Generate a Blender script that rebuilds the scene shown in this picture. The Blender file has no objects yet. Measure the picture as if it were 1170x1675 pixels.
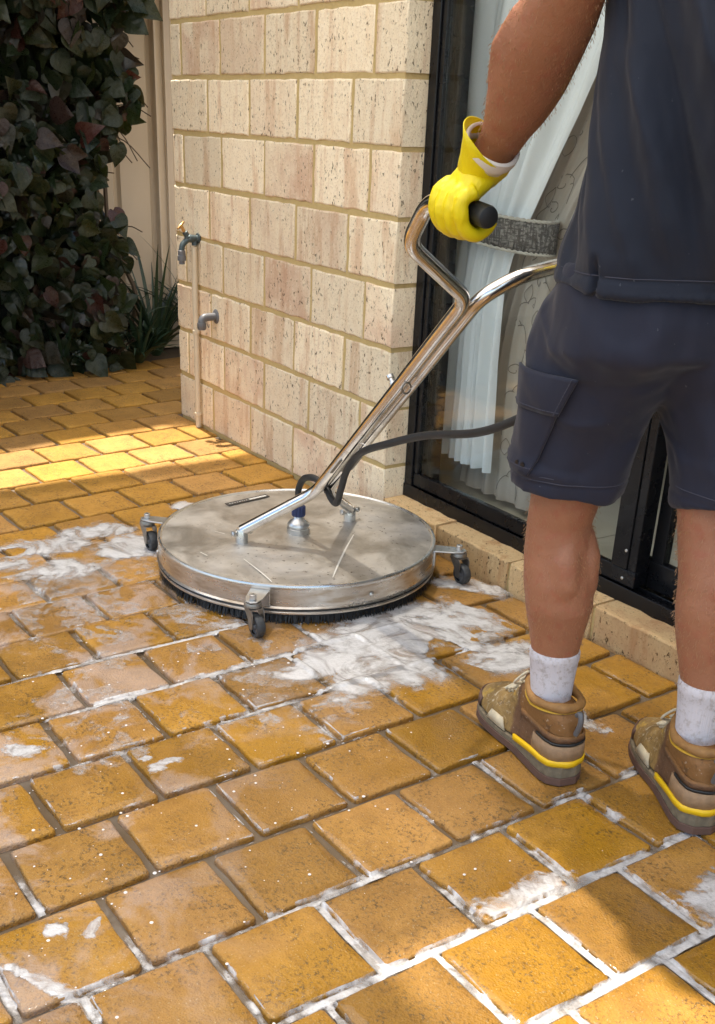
import bpy, bmesh, math, random
import numpy as np
from mathutils import Vector, Matrix
from mathutils.bvhtree import BVHTree
random.seed(7)
R = math.radians
scene = bpy.context.scene
COL = scene.collection

# ------------------------------------------------------------------ camera, sky, sun, exposure
cam_d = bpy.data.cameras.new('camera'); cam = bpy.data.objects.new('camera', cam_d); COL.objects.link(cam)
scene.camera = cam
_F = Vector((-0.75901898, 0.47878729, -0.44119488)); _R = Vector((0.5224362, 0.85227842, 0.02611338)); _U = Vector((-0.38852363, 0.21067562, 0.89703131))
_m = Matrix((_R, _U, -_F)).transposed().to_4x4(); _m.translation = Vector((2.5691, -1.8163, 1.1284)); cam.matrix_world = _m
cam_d.sensor_fit = 'HORIZONTAL'; cam_d.sensor_width = 36.0; cam_d.lens = 1791.89 * 36 / 1170
cam_d.shift_x = (585 - 529.235) / 1170; cam_d.shift_y = (1054.545 - 837.5) / 1170
cam_d.clip_start = 0.05; cam_d.clip_end = 1000

SUN_EL = R(72); SUN_DIR = Vector((-1.0, 0.012, 0)).normalized() * math.cos(SUN_EL) + Vector((0, 0, math.sin(SUN_EL)))   # towards the sun
world = bpy.data.worlds.new('World'); scene.world = world; world.use_nodes = True
wn = world.node_tree.nodes; wl = world.node_tree.links
sky = wn.new('ShaderNodeTexSky'); sky.sky_type = 'NISHITA'; sky.sun_disc = False
sky.sun_elevation = SUN_EL; sky.sun_rotation = math.atan2(SUN_DIR.x, SUN_DIR.y)
wl.new(sky.outputs[0], wn['Background'].inputs[0]); wn['Background'].inputs[1].default_value = 0.13
sun_d = bpy.data.lights.new('sun', 'SUN'); sun_d.energy = 3.7; sun_d.angle = R(1.2); sun_d.color = (1.0, 0.93, 0.82)
sun = bpy.data.objects.new('sun', sun_d); COL.objects.link(sun); sun.location = (-4, 0, 6)
sun.rotation_euler = SUN_DIR.to_track_quat('Z', 'Y').to_euler()
vs = scene.view_settings; vs.view_transform = 'Standard'; vs.look = 'None'; vs.gamma = 1.0; vs.use_curve_mapping = False; vs.exposure = 1.55
scene.cycles.use_denoising = True
scene.cycles.max_bounces = 10; scene.cycles.diffuse_bounces = 5; scene.cycles.glossy_bounces = 4; scene.cycles.transparent_max_bounces = 12
scene.cycles.sample_clamp_indirect = 6.0

# ------------------------------------------------------------------ node helpers
def new_mat(name):
    m = bpy.data.materials.new(name); m.use_nodes = True
    return m, m.node_tree.nodes, m.node_tree.links, m.node_tree.nodes['Principled BSDF']
class G:
    """small wrapper that makes node graphs short to write"""
    def __init__(s, name):
        s.m, s.n, s.l, s.b = new_mat(name)
    def node(s, t, **kw):
        n = s.n.new(t)
        for k, v in kw.items(): setattr(n, k, v)
        return n
    def put(s, sock, v):
        if isinstance(v, bpy.types.NodeSocket): s.l.new(v, sock)
        elif v is not None: sock.default_value = v
    def coord(s, kind='Object', scale=(1, 1, 1), loc=(0, 0, 0), rot=(0, 0, 0)):
        if kind == 'World': o = s.node('ShaderNodeNewGeometry').outputs['Position']
        else: o = s.node('ShaderNodeTexCoord').outputs[kind]
        mp = s.node('ShaderNodeMapping'); s.l.new(o, mp.inputs[0]); mp.inputs['Scale'].default_value = scale
        mp.inputs['Location'].default_value = loc; mp.inputs['Rotation'].default_value = rot
        return mp.outputs[0]
    def rnd(s): return s.node('ShaderNodeObjectInfo').outputs['Random']
    def shift(s, vec, r, k=37.0):
        c = s.node('ShaderNodeCombineXYZ'); a = s.math('MULTIPLY', r, k); b = s.math('MULTIPLY', r, k * 2.3)
        s.l.new(a, c.inputs[0]); s.l.new(b, c.inputs[1]); s.l.new(a, c.inputs[2])
        v = s.node('ShaderNodeVectorMath'); s.l.new(vec, v.inputs[0]); s.l.new(c.outputs[0], v.inputs[1]); return v.outputs[0]
    def noise(s, vec, scale, detail=4, rough=.55, dist=0.0):
        n = s.node('ShaderNodeTexNoise'); s.put(n.inputs['Vector'], vec); n.inputs['Scale'].default_value = scale
        n.inputs['Detail'].default_value = detail; n.inputs['Roughness'].default_value = rough; n.inputs['Distortion'].default_value = dist
        return n.outputs[0]
    def voro(s, vec, scale, feature='F1', out='Distance'):
        n = s.node('ShaderNodeTexVoronoi', feature=feature); s.put(n.inputs['Vector'], vec); n.inputs['Scale'].default_value = scale
        return n.outputs[out]
    def math(s, op, a, b=0.0, c=None):
        n = s.node('ShaderNodeMath', operation=op); s.put(n.inputs[0], a); s.put(n.inputs[1], b)
        if c is not None: s.put(n.inputs[2], c)
        return n.outputs[0]
    def map(s, v, a, b, c=0.0, d=1.0):
        n = s.node('ShaderNodeMapRange', interpolation_type='SMOOTHSTEP'); s.put(n.inputs[0], v)
        for i, x in enumerate((a, b, c, d)): s.put(n.inputs[i + 1], x)
        return n.outputs[0]
    def ramp(s, v, stops):
        n = s.node('ShaderNodeValToRGB'); s.put(n.inputs[0], v); cr = n.color_ramp
        while len(cr.elements) < len(stops): cr.elements.new(.5)
        for e, (p, c) in zip(cr.elements, stops): e.position = p; e.color = tuple(c) + (1,)
        return n.outputs[0]
    def mix(s, f, a, b, blend='MIX'):
        n = s.node('ShaderNodeMix', data_type='RGBA', blend_type=blend)
        s.put(n.inputs[0], f)
        for i, v in ((6, a), (7, b)):
            s.put(n.inputs[i], (tuple(v) + (1,)) if isinstance(v, tuple) and len(v) == 3 else v)
        return n.outputs[2]
    def bump(s, h, strength=.3, dist=.01, base=None):
        n = s.node('ShaderNodeBump'); s.put(n.inputs['Height'], h); n.inputs['Strength'].default_value = strength; n.inputs['Distance'].default_value = dist
        if base is not None: s.l.new(base, n.inputs['Normal'])
        return n.outputs[0]
    def hsv(s, col, h=.5, sat=1., v=1.):
        n = s.node('ShaderNodeHueSaturation'); s.put(n.inputs['Color'], col); s.put(n.inputs['Hue'], h); s.put(n.inputs['Saturation'], sat); s.put(n.inputs['Value'], v)
        return n.outputs[0]
    def sep(s, vec):
        n = s.node('ShaderNodeSeparateXYZ'); s.l.new(vec, n.inputs[0]); return n.outputs
    def set(s, **kw):
        for k, v in kw.items():
            sock = s.b.inputs[k.replace('_', ' ')]
            if isinstance(v, tuple) and len(v) == 3 and sock.type == 'RGBA': v = v + (1,)
            s.put(sock, v)
        return s.m
def plain(name, col, rough=.5, metal=0.0, var=.12, scale=40, bump=0.0, spec=.5, coat=0.0):
    g = G(name); c = g.coord('Object'); n = g.noise(c, scale, 5)
    base = g.mix(n, tuple(x * (1 - var) for x in col), tuple(min(1, x * (1 + var)) for x in col))
    rr = g.map(g.noise(c, scale * .4, 4), .3, .7, max(.02, rough - .08), min(1, rough + .08))
    g.set(Base_Color=base, Roughness=rr, Metallic=metal, Specular_IOR_Level=spec, Coat_Weight=coat)
    if bump: g.set(Normal=g.bump(n, bump, .002))
    return g.m

# ------------------------------------------------------------------ materials
def m_paver():
    g = G('ochre_paver'); r = g.rnd(); o = g.coord('Object'); v = g.shift(o, r); w = g.coord('World')
    big = g.noise(v, 9, 5, .6); fine = g.noise(v, 150, 5, .75); mid = g.noise(v, 38, 4, .7); cell = g.voro(v, 260)
    col = g.ramp(big, [(.25, (.36, .178, .030)), (.5, (.455, .232, .040)), (.78, (.53, .280, .058))])
    col = g.mix(g.map(mid, .46, .72, 0, .55), col, (.30, .145, .028))
    spk = g.math('MULTIPLY', g.map(fine, .508, .615, 0, .95), g.map(g.noise(v, 14, 3, .6), .36, .64, .10, 1.0))
    col = g.mix(spk, col, (.10, .055, .016))
    col = g.mix(g.map(g.noise(v, 300, 2, .5), .64, .72, 0, .6), col, (.68, .50, .26))
    dark = g.noise(w, 2.3, 4); col = g.mix(g.map(dark, .48, .68, 0, .28), col, (.28, .135, .030))
    col = g.hsv(col, g.map(r, 0, 1, .4975, .501), g.map(r, 0, 1, .95, 1.03), g.map(g.math('FRACT', g.math('MULTIPLY', r, 7.13)), 0, 1, .78, 1.12))
    x = g.sep(w)[0]; y = g.sep(w)[1]
    # pale patches painted into the colour for sky reflections on wet pavers
    sky_sheen = g.map(g.noise(w, 6.0, 6, .62, .6), .49, .62)
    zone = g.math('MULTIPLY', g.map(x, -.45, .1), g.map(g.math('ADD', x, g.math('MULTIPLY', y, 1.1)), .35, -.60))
    f2 = g.math('MULTIPLY', g.math('MULTIPLY', sky_sheen, zone), .60)
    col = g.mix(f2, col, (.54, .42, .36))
    wet = g.math('MULTIPLY', g.map(x, -.75, -.1), g.map(g.noise(w, 3.2, 5, .6), .34, .56))
    col = g.mix(g.math('MULTIPLY', wet, .9), col, g.hsv(col, .5, 1.08, .80))
    bh = g.math('ADD', g.math('MULTIPLY', fine, 1.0), g.math('MULTIPLY', cell, .6))
    nb = g.bump(bh, .60, .0040, g.bump(mid, .45, .006))
    g.set(Base_Color=col, Roughness=g.map(wet, 0, 1, .78, .55), Normal=nb, Specular_IOR_Level=.4,
          Coat_Weight=g.math('MULTIPLY', wet, .85), Coat_Roughness=.05, Coat_IOR=1.45)
    cn = g.bump(g.noise(w, 20, 3), .20, .006, g.bump(fine, .07, .002)); g.put(g.b.inputs['Coat Normal'], cn)
    return g.m
def m_joint():
    g = G('wet_joint_sand'); w = g.coord('World'); n = g.noise(w, 30, 6); x = g.sep(w)[0]
    wet = g.map(x, -.7, -.1)
    col = g.mix(n, (.10, .070, .042), (.17, .125, .08))
    col = g.mix(g.math('MULTIPLY', wet, g.map(g.noise(w, 6, 5), .4, .65)), col, (.155, .125, .095))
    g.set(Base_Color=col, Roughness=g.map(wet, 0, 1, .8, .10), Normal=g.bump(g.noise(w, 14, 3), .25, .006)); return g.m
def m_brick(name='cream_clay_brick', tone=None):
    g = G(name); r = g.rnd(); o = g.coord('Object'); v = g.shift(o, r)
    st = lambda k: g.shift(g.coord('Object', (1, 1, k)), r)
    band = g.noise(st(.14), 12, 5, .68); str2 = g.noise(st(.5), 60, 6, .75); grit = g.noise(v, 170, 4, .75)
    col = g.ramp(band, [(.26, (.58, .405, .29)), (.40, (.67, .52, .385)), (.50, (.82, .73, .59)), (.62, (.79, .68, .53)), (.76, (.61, .44, .325))])
    pink = g.map(g.math('FRACT', g.math('MULTIPLY', r, 5.7)), .35, 1.0, 0.0, .75)
    col = g.mix(g.math('MULTIPLY', pink, g.map(g.noise(v, 7, 3), .3, .7)), col, (.55, .35, .26))
    col = g.mix(g.map(str2, .50, .72, 0, .65), col, (.86, .78, .63))
    col = g.mix(g.map(grit, .52, .68, 0, .55), col, (.40, .27, .165))
    pn = g.noise(st(.55), 120, 4, .65); pm = g.map(g.noise(v, 10, 3), .28, .62, .0, .055)
    pit = g.map(g.math('ADD', pn, pm), .655, .70)
    col = g.mix(g.math('MULTIPLY', pit, .88), col, (.13, .085, .05))
    col = g.hsv(col, .5, 1.0, g.map(r, 0, 1, .86, 1.05)); col = g.mix(1.0, col, (1.16, 1.11, .98), 'MULTIPLY')
    if tone: col = g.mix(1.0, col, tone, 'MULTIPLY')
    h = g.math('SUBTRACT', g.math('ADD', g.math('MULTIPLY', str2, .7), g.math('MULTIPLY', grit, .5)), g.math('MULTIPLY', pit, 1.2))
    g.set(Base_Color=col, Roughness=.9, Specular_IOR_Level=.2, Normal=g.bump(h, .8, .005, g.bump(g.noise(v, 24, 4), .5, .008))); return g.m
def m_mortar():
    g = G('yellow_mortar'); o = g.coord('World'); n = g.noise(o, 90, 6, .7)
    g.set(Base_Color=g.mix(n, (.44, .315, .125), (.62, .47, .22)), Roughness=.93, Specular_IOR_Level=.2, Normal=g.bump(n, .6, .004, g.bump(g.noise(o, 14, 3), .4, .01))); return g.m
def m_steel():
    g = G('scuffed_stainless'); o = g.coord('Object'); n = g.noise(o, 7, 7, .65, .4); f = g.noise(g.coord('Object', (1, .12, 1), rot=(0, 0, .6)), 130, 4)
    sp = g.map(g.noise(o, 70, 4, .65), .60, .68); spot = g.math('MULTIPLY', sp, g.map(g.noise(o, 5, 3), .4, .65))
    col = g.mix(g.map(n, .3, .7), (.34, .315, .275), (.62, .59, .54)); col = g.mix(spot, col, (.16, .13, .10)); col = g.mix(g.map(g.noise(o, 3.1, 5, .6), .52, .72, 0, .5), col, (.36, .37, .40))
    g.set(Base_Color=col, Metallic=.82, Roughness=g.map(n, .3, .7, .38, .55), Normal=g.bump(g.math('ADD', f, n), .05, .003)); return g.m
def m_band():
    g = G('stainless_band'); o = g.coord('Object'); n = g.noise(g.coord('Object', (1, 1, 4)), 14, 5); f = g.noise(g.coord('Object', (.5, .5, 30)), 60, 3)
    col = g.mix(g.map(n, .42, .7), (.62, .58, .52), (.44, .36, .27))
    g.set(Base_Color=col, Metallic=.95, Roughness=g.map(n, .3, .7, .24, .42), Normal=g.bump(f, .04, .002)); return g.m
def m_chrome():
    g = G('polished_tube'); o = g.coord('Object'); n = g.noise(o, 35, 6, .7)
    g.set(Base_Color=g.mix(g.map(n, .5, .75), (.72, .69, .65), (.48, .43, .38)), Metallic=1.0, Roughness=g.map(n, .35, .75, .10, .30)); return g.m
def m_glass():
    g = G('door_glass'); n, l = g.n, g.l; n.remove(g.b)
    t = n.new('ShaderNodeBsdfTransparent'); t.inputs[0].default_value = (.94, .96, .95, 1)
    s = n.new('ShaderNodeBsdfGlossy'); s.inputs['Roughness'].default_value = .015
    lw = n.new('ShaderNodeLayerWeight'); lw.inputs[0].default_value = .5; f = g.math('ADD', g.math('MULTIPLY', g.math('POWER', lw.outputs['Facing'], 5.0), .9), .035)
    mx = n.new('ShaderNodeMixShader'); l.new(f, mx.inputs[0]); l.new(t.outputs[0], mx.inputs[1]); l.new(s.outputs[0], mx.inputs[2])
    l.new(mx.outputs[0], n['Material Output'].inputs[0]); return g.m
def m_cloth_thin(name, col, trans, weave=700):
    g = G(name); n, l = g.n, g.l; o = g.coord('Object'); w = g.noise(o, weave, 2)
    g.set(Base_Color=g.mix(g.noise(o, 8, 3), tuple(x * .93 for x in col), col), Roughness=.85, Specular_IOR_Level=.15, Normal=g.bump(w, .15, .001))
    t = n.new('ShaderNodeBsdfTranslucent'); t.inputs[0].default_value = tuple(col) + (1,)
    mx = n.new('ShaderNodeMixShader'); mx.inputs[0].default_value = trans
    l.new(g.b.outputs[0], mx.inputs[1]); l.new(t.outputs[0], mx.inputs[2]); l.new(mx.outputs[0], n['Material Output'].inputs[0]); return g.m
def m_roof(name='opal_roof_sheet', clear=.14):
    g = G(name); n, l = g.n, g.l
    g.set(Base_Color=(.75, .74, .70), Roughness=.5)
    t = n.new('ShaderNodeBsdfTranslucent'); t.inputs[0].default_value = (.92, .89, .83, 1)
    p = n.new('ShaderNodeBsdfTransparent'); p.inputs[0].default_value = (.95, .93, .9, 1)
    a = n.new('ShaderNodeMixShader'); a.inputs[0].default_value = .62
    b = n.new('ShaderNodeMixShader'); b.inputs[0].default_value = clear
    l.new(g.b.outputs[0], a.inputs[1]); l.new(t.outputs[0], a.inputs[2]); l.new(a.outputs[0], b.inputs[1]); l.new(p.outputs[0], b.inputs[2]); l.new(b.outputs[0], n['Material Output'].inputs[0]); return g.m
def m_skin():
    g = G('tanned_skin'); o = g.coord('Object'); n = g.noise(o, 14, 5); f = g.noise(o, 260, 4, .6)
    col = g.mix(n, (.275, .108, .055), (.40, .178, .094)); col = g.mix(g.map(g.noise(o, 48, 4), .48, .72, 0, .55), col, (.34, .105, .058))
    col = g.mix(g.map(f, .62, .72, 0, .35), col, (.30, .13, .07))
    g.set(Base_Color=col, Roughness=g.map(f, .3, .7, .40, .58), Specular_IOR_Level=.4, Subsurface_Weight=.08, Subsurface_Radius=(.012, .005, .003), Normal=g.bump(f, .35, .0025, g.bump(g.noise(o, 40, 5, .6), .40, .007)))
    g.b.inputs['Subsurface Scale'].default_value = 1.0; return g.m
def m_navy(name, a, b):
    g = G(name); o = g.coord('Object'); n = g.noise(o, 6, 5); w1 = g.noise(o, 900, 2); lint = g.map(g.noise(o, 160, 2, .4), .765, .79, 0, .25)
    col = g.mix(n, a, b); col = g.mix(lint, col, (.25, .25, .26))
    wr = g.noise(g.coord('Object', (1, 1, .45), rot=(.3, .2, 0)), 11, 2, .45, .5)
    g.set(Base_Color=col, Roughness=.70, Specular_IOR_Level=.35, Sheen_Weight=.12, Sheen_Roughness=.5, Normal=g.bump(w1, .25, .0012, g.bump(wr, .50, .016))); return g.m
def m_glove():
    g = G('yellow_rubber'); o = g.coord('Object'); n = g.noise(o, 30, 4)
    g.set(Base_Color=g.mix(n, (.76, .57, .004), (.88, .70, .01)), Roughness=.42, Specular_IOR_Level=.4, Normal=g.bump(g.noise(o, 75, 4), .18, .003, g.bump(g.noise(g.coord('Object', (1, 1, .6)), 34, 3, .5, 1.0), .35, .006)))
    g.set(Subsurface_Weight=.1, Subsurface_Radius=(.01, .007, .001)); return g.m
def m_sock():
    g = G('dirty_sock'); o = g.coord('Object'); z = g.sep(o)[2]
    ribs = g.noise(g.coord('Object', (1, 1, .03)), 260, 2); dirt = g.map(g.noise(o, 75, 6, .75), .48, .66, 0, .6)
    col = g.mix(dirt, (.62, .585, .60), (.33, .27, .22)); g.set(Base_Color=col, Roughness=.95, Specular_IOR_Level=.1, Normal=g.bump(ribs, .6, .003)); return g.m
def m_boot_upper():
    g = G('muddy_boot_leather'); o = g.coord('Object'); x = g.sep(o)[0]; z = g.sep(o)[2]
    n = g.noise(o, 55, 6, .7); big = g.noise(o, 22, 4)
    toe = g.map(g.math('ADD', x, g.math('MULTIPLY', big, .04)), .120, .132)
    brown = g.mix(n, (.075, .036, .018), (.21, .105, .050)); khaki = g.mix(n, (.14, .078, .024), (.42, .265, .085))
    khaki = g.mix(g.map(g.noise(o, 36, 5, .7, .8), .52, .66), khaki, (.60, .50, .33)); khaki = g.mix(g.map(g.noise(o, 30, 3), .56, .7), khaki, (.52, .33, .06))
    crack = g.map(g.noise(o, 70, 5, .7, 1.2), .60, .66); khaki = g.mix(g.math('MULTIPLY', crack, .8), khaki, (.10, .06, .03))
    col = g.mix(toe, brown, khaki); ank = g.map(z, .095, .103); col = g.mix(g.math('MULTIPLY', ank, g.map(x, .098, .085)), col, (.23, .105, .028))
    col = g.mix(g.map(g.noise(o, 120, 3, .6), .62, .70, 0, .6), col, (.5, .4, .3)); col = g.mix(g.map(g.noise(o, 45, 5, .7), .56, .70, 0, .7), col, (.06, .032, .018))
    g.set(Base_Color=col, Roughness=.62, Normal=g.bump(n, .8, .005, g.bump(big, .5, .01))); return g.m
def m_foam():
    g = G('soap_foam'); n, l = g.n, g.l; w = g.coord('World')
    at = g.node('ShaderNodeAttribute', attribute_name='thick').outputs['Fac']
    sw = g.noise(w, 19, 6, .6, .9); bub = g.voro(w, 330); b2 = g.voro(w, 120)
    col = g.mix(g.map(sw, .50, .66, 0, g.map(at, .35, 1.0, .85, .30)), (.68, .665, .65), (.26, .22, .18))
    col = g.mix(g.math('MULTIPLY', g.map(bub, .10, .04), .20), col, (.32, .29, .26))
    g.set(Base_Color=col, Roughness=.22, Specular_IOR_Level=.5, Normal=g.bump(g.math('ADD', g.math('MULTIPLY', bub, 1.2), g.math('ADD', sw, b2)), .22, .003), Coat_Weight=.8, Coat_Roughness=.06)
    a = g.map(g.math('ADD', at, g.math('MULTIPLY', g.math('SUBTRACT', g.noise(w, 26, 6, .62, 1.0), .5), .9)), .0, .78)
    lace = g.map(g.math('ADD', g.voro(w, 110), g.math('MULTIPLY', g.voro(w, 420), .35)), .30, .52)                       # burst bubbles leave round gaps where the suds are thin
    a = g.math('MULTIPLY', a, g.math('ADD', g.math('MULTIPLY', lace, g.map(at, .30, .75, .55, .06)), g.map(at, .30, .75, .32, .94)))
    a = g.math('MULTIPLY', a, g.map(g.noise(w, 7.5, 5, .6, 2.2), .34, .56, .42, 1.0))                                  # swirls where the sheet of suds has run thin
    t = n.new('ShaderNodeBsdfTransparent'); mx = n.new('ShaderNodeMixShader'); l.new(a, mx.inputs[0]); l.new(t.outputs[0], mx.inputs[1]); l.new(g.b.outputs[0], mx.inputs[2])
    l.new(mx.outputs[0], n['Material Output'].inputs[0]); return g.m
def m_leaf():
    g = G('hedge_leaf'); r = g.rnd(); n, l = g.n, g.l
    at = g.node('ShaderNodeAttribute', attribute_name='tint').outputs['Fac']
    k = g.math('FRACT', g.math('ADD', g.math('MULTIPLY', r, 11.3), at))
    col = g.ramp(k, [(0, (.010, .017, .008)), (.40, (.015, .024, .010)), (.66, (.024, .030, .010)), (.84, (.020, .017, .011)), (.955, (.026, .015, .012)), (1.0, (.055, .018, .012))])
    o = g.coord('Object'); col = g.mix(g.noise(o, 30, 4), col, g.hsv(col, .5, 1.0, 1.6))
    lx = g.node('ShaderNodeAttribute', attribute_name='lx').outputs['Fac']; ly = g.math('ABSOLUTE', g.node('ShaderNodeAttribute', attribute_name='ly').outputs['Fac'])
    rib = g.math('ABSOLUTE', g.math('SUBTRACT', g.math('FRACT', g.math('MULTIPLY', g.math('SUBTRACT', lx, g.math('MULTIPLY', ly, .75)), 3.6)), .5))
    vein = g.math('MAXIMUM', g.map(ly, .022, .008), g.map(rib, .05, .015))
    col = g.mix(g.math('MULTIPLY', vein, .28), col, g.hsv(col, .5, .8, 2.4))
    g.set(Base_Color=col, Roughness=g.map(g.noise(o, 12, 2), .35, .65, .25, .48), Specular_IOR_Level=.5, Normal=g.bump(rib, .16, .012, g.bump(g.noise(o, 26, 3), .3, .01)))
    t = n.new('ShaderNodeBsdfTranslucent'); l.new(g.hsv(col, .49, 1.3, 1.8), t.inputs[0]); mx = n.new('ShaderNodeMixShader'); mx.inputs[0].default_value = .25
    l.new(g.b.outputs[0], mx.inputs[1]); l.new(t.outputs[0], mx.inputs[2]); l.new(mx.outputs[0], n['Material Output'].inputs[0]); return g.m
def m_tie():
    g = G('tieback_fabric'); o = g.coord('Object'); b1 = g.noise(g.coord('Object', (.18, 1, 1)), 190, 3); b2 = g.noise(g.coord('Object', (1, 1, .18)), 190, 3)
    k = g.math('MULTIPLY', g.map(b1, .38, .6), g.map(b2, .38, .6))
    g.set(Base_Color=g.mix(k, (.055, .05, .045), (.27, .25, .225)), Roughness=.9, Normal=g.bump(k, .5, .002)); return g.m
def m_floor_tile():
    g = G('beige_floor_tile'); w = g.coord('World'); n = g.noise(w, 6, 5)
    g.set(Base_Color=g.mix(n, (.52, .47, .36), (.62, .57, .46)), Roughness=.3, Normal=g.bump(n, .05, .003)); return g.m

M = dict(paver=m_paver(), joint=m_joint(), brick=m_brick(), sillbrick=m_brick('tan_sill_brick', (.80, .66, .47)), mortar=m_mortar(), steel=m_steel(), band=m_band(), chrome=m_chrome(), glass=m_glass(),
    sheer=m_cloth_thin('white_sheer', (.95, .97, .97), .12), drape=m_cloth_thin('beige_drape', (.58, .51, .43), .15), roof=m_roof(), sunpanel=m_roof('added_clear_roof_panel', .62), skin=m_skin(),
    shirt=m_navy('navy_knit', (.0062, .0092, .0195), (.0100, .0145, .0290)), shorts=m_navy('navy_drill', (.0105, .0120, .0250), (.0155, .0175, .0350)),
    glove=m_glove(), sock=m_sock(), boot=m_boot_upper(), foam=m_foam(), leaf=m_leaf(), tie=m_tie(), tile=m_floor_tile(),
    black=plain('black_powder_coat', (.007, .007, .008), .30, spec=.32), rubber=plain('black_rubber', (.018, .018, .018), .5, var=.3, bump=.2),
    wheel=plain('grey_black_tyre', (.045, .047, .048), .6, var=.45, scale=90, bump=.3), cast=plain('dull_cast_metal', (.30, .28, .25), .42, .85, var=.3, scale=70),
    blue=plain('navy_plastic', (.022, .035, .11), .45), bright=plain('zinc_metal', (.62, .61, .58), .30, .9, var=.15), bristle=plain('black_bristle', (.012, .012, .012), .6),
    lining=plain('white_cotton_lining', (.78, .72, .66), .9), outsole=plain('brown_outsole', (.115, .060, .042), .7, var=.3, bump=.4), midsole=plain('grey_midsole', (.17, .135, .085), .8, var=.6, scale=90, bump=.9),
    ystripe=plain('yellow_midsole_stripe', (.85, .52, .008), .45, var=.1), tan=plain('tan_heel_panel', (.31, .190, .100), .7, var=.4, scale=90, bump=.7), ochre=plain('ochre_collar', (.30, .150, .042), .65, var=.45, scale=80, bump=.6), piping=plain('yellow_piping', (.58, .34, .03), .6),
    lace=plain('dirty_lace', (.55, .48, .34), .9, var=.5, scale=120, bump=.4), scuff=plain('pale_scuff_panel', (.58, .49, .33), .8, var=.3, scale=60, bump=.5),
    fence=plain('cream_steel_fence', (.62, .53, .42), .5, var=.05, scale=8), fencepost=plain('cream_fence_post', (.68, .59, .47), .5, var=.05, scale=8),
    pvc=plain('cream_pvc_pipe', (.58, .49, .35), .5, var=.12, scale=30), greypl=plain('grey_plastic', (.12, .12, .125), .38), tapblue=plain('verdigris_tap', (.075, .10, .105), .5, .5, var=.4, scale=120), brass=plain('brass_tap_handle', (.60, .38, .16), .32, .9),
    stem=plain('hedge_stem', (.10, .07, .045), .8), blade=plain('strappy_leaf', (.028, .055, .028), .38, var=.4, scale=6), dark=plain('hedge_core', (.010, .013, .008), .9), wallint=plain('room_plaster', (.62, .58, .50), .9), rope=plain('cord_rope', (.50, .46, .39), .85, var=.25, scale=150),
    print=plain('scroll_print', (.20, .175, .15), .9), scratch=plain('deck_scratch', (.80, .78, .72), .45, .3), plate=plain('dark_label_plate', (.06, .055, .05), .5, .3), platemark=plain('pale_label_print', (.75, .73, .66), .5), crease=plain('dark_stitching', (.055, .055, .075), .9), beam=plain('white_beam', (.62, .60, .56), .6), hair=plain('brown_hair', (.05, .03, .018), .7), eye=plain('eye_white', (.7, .68, .65), .3), earth=plain('yard_earth', (.20, .15, .09), .95, scale=12), darkmetal=plain('grey_roof_metal', (.14, .14, .14), .5), limbhair=plain('sun_bleached_hair', (.40, .23, .11), .45), dead=plain('dead_leaf', (.09, .06, .03), .8))

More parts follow.
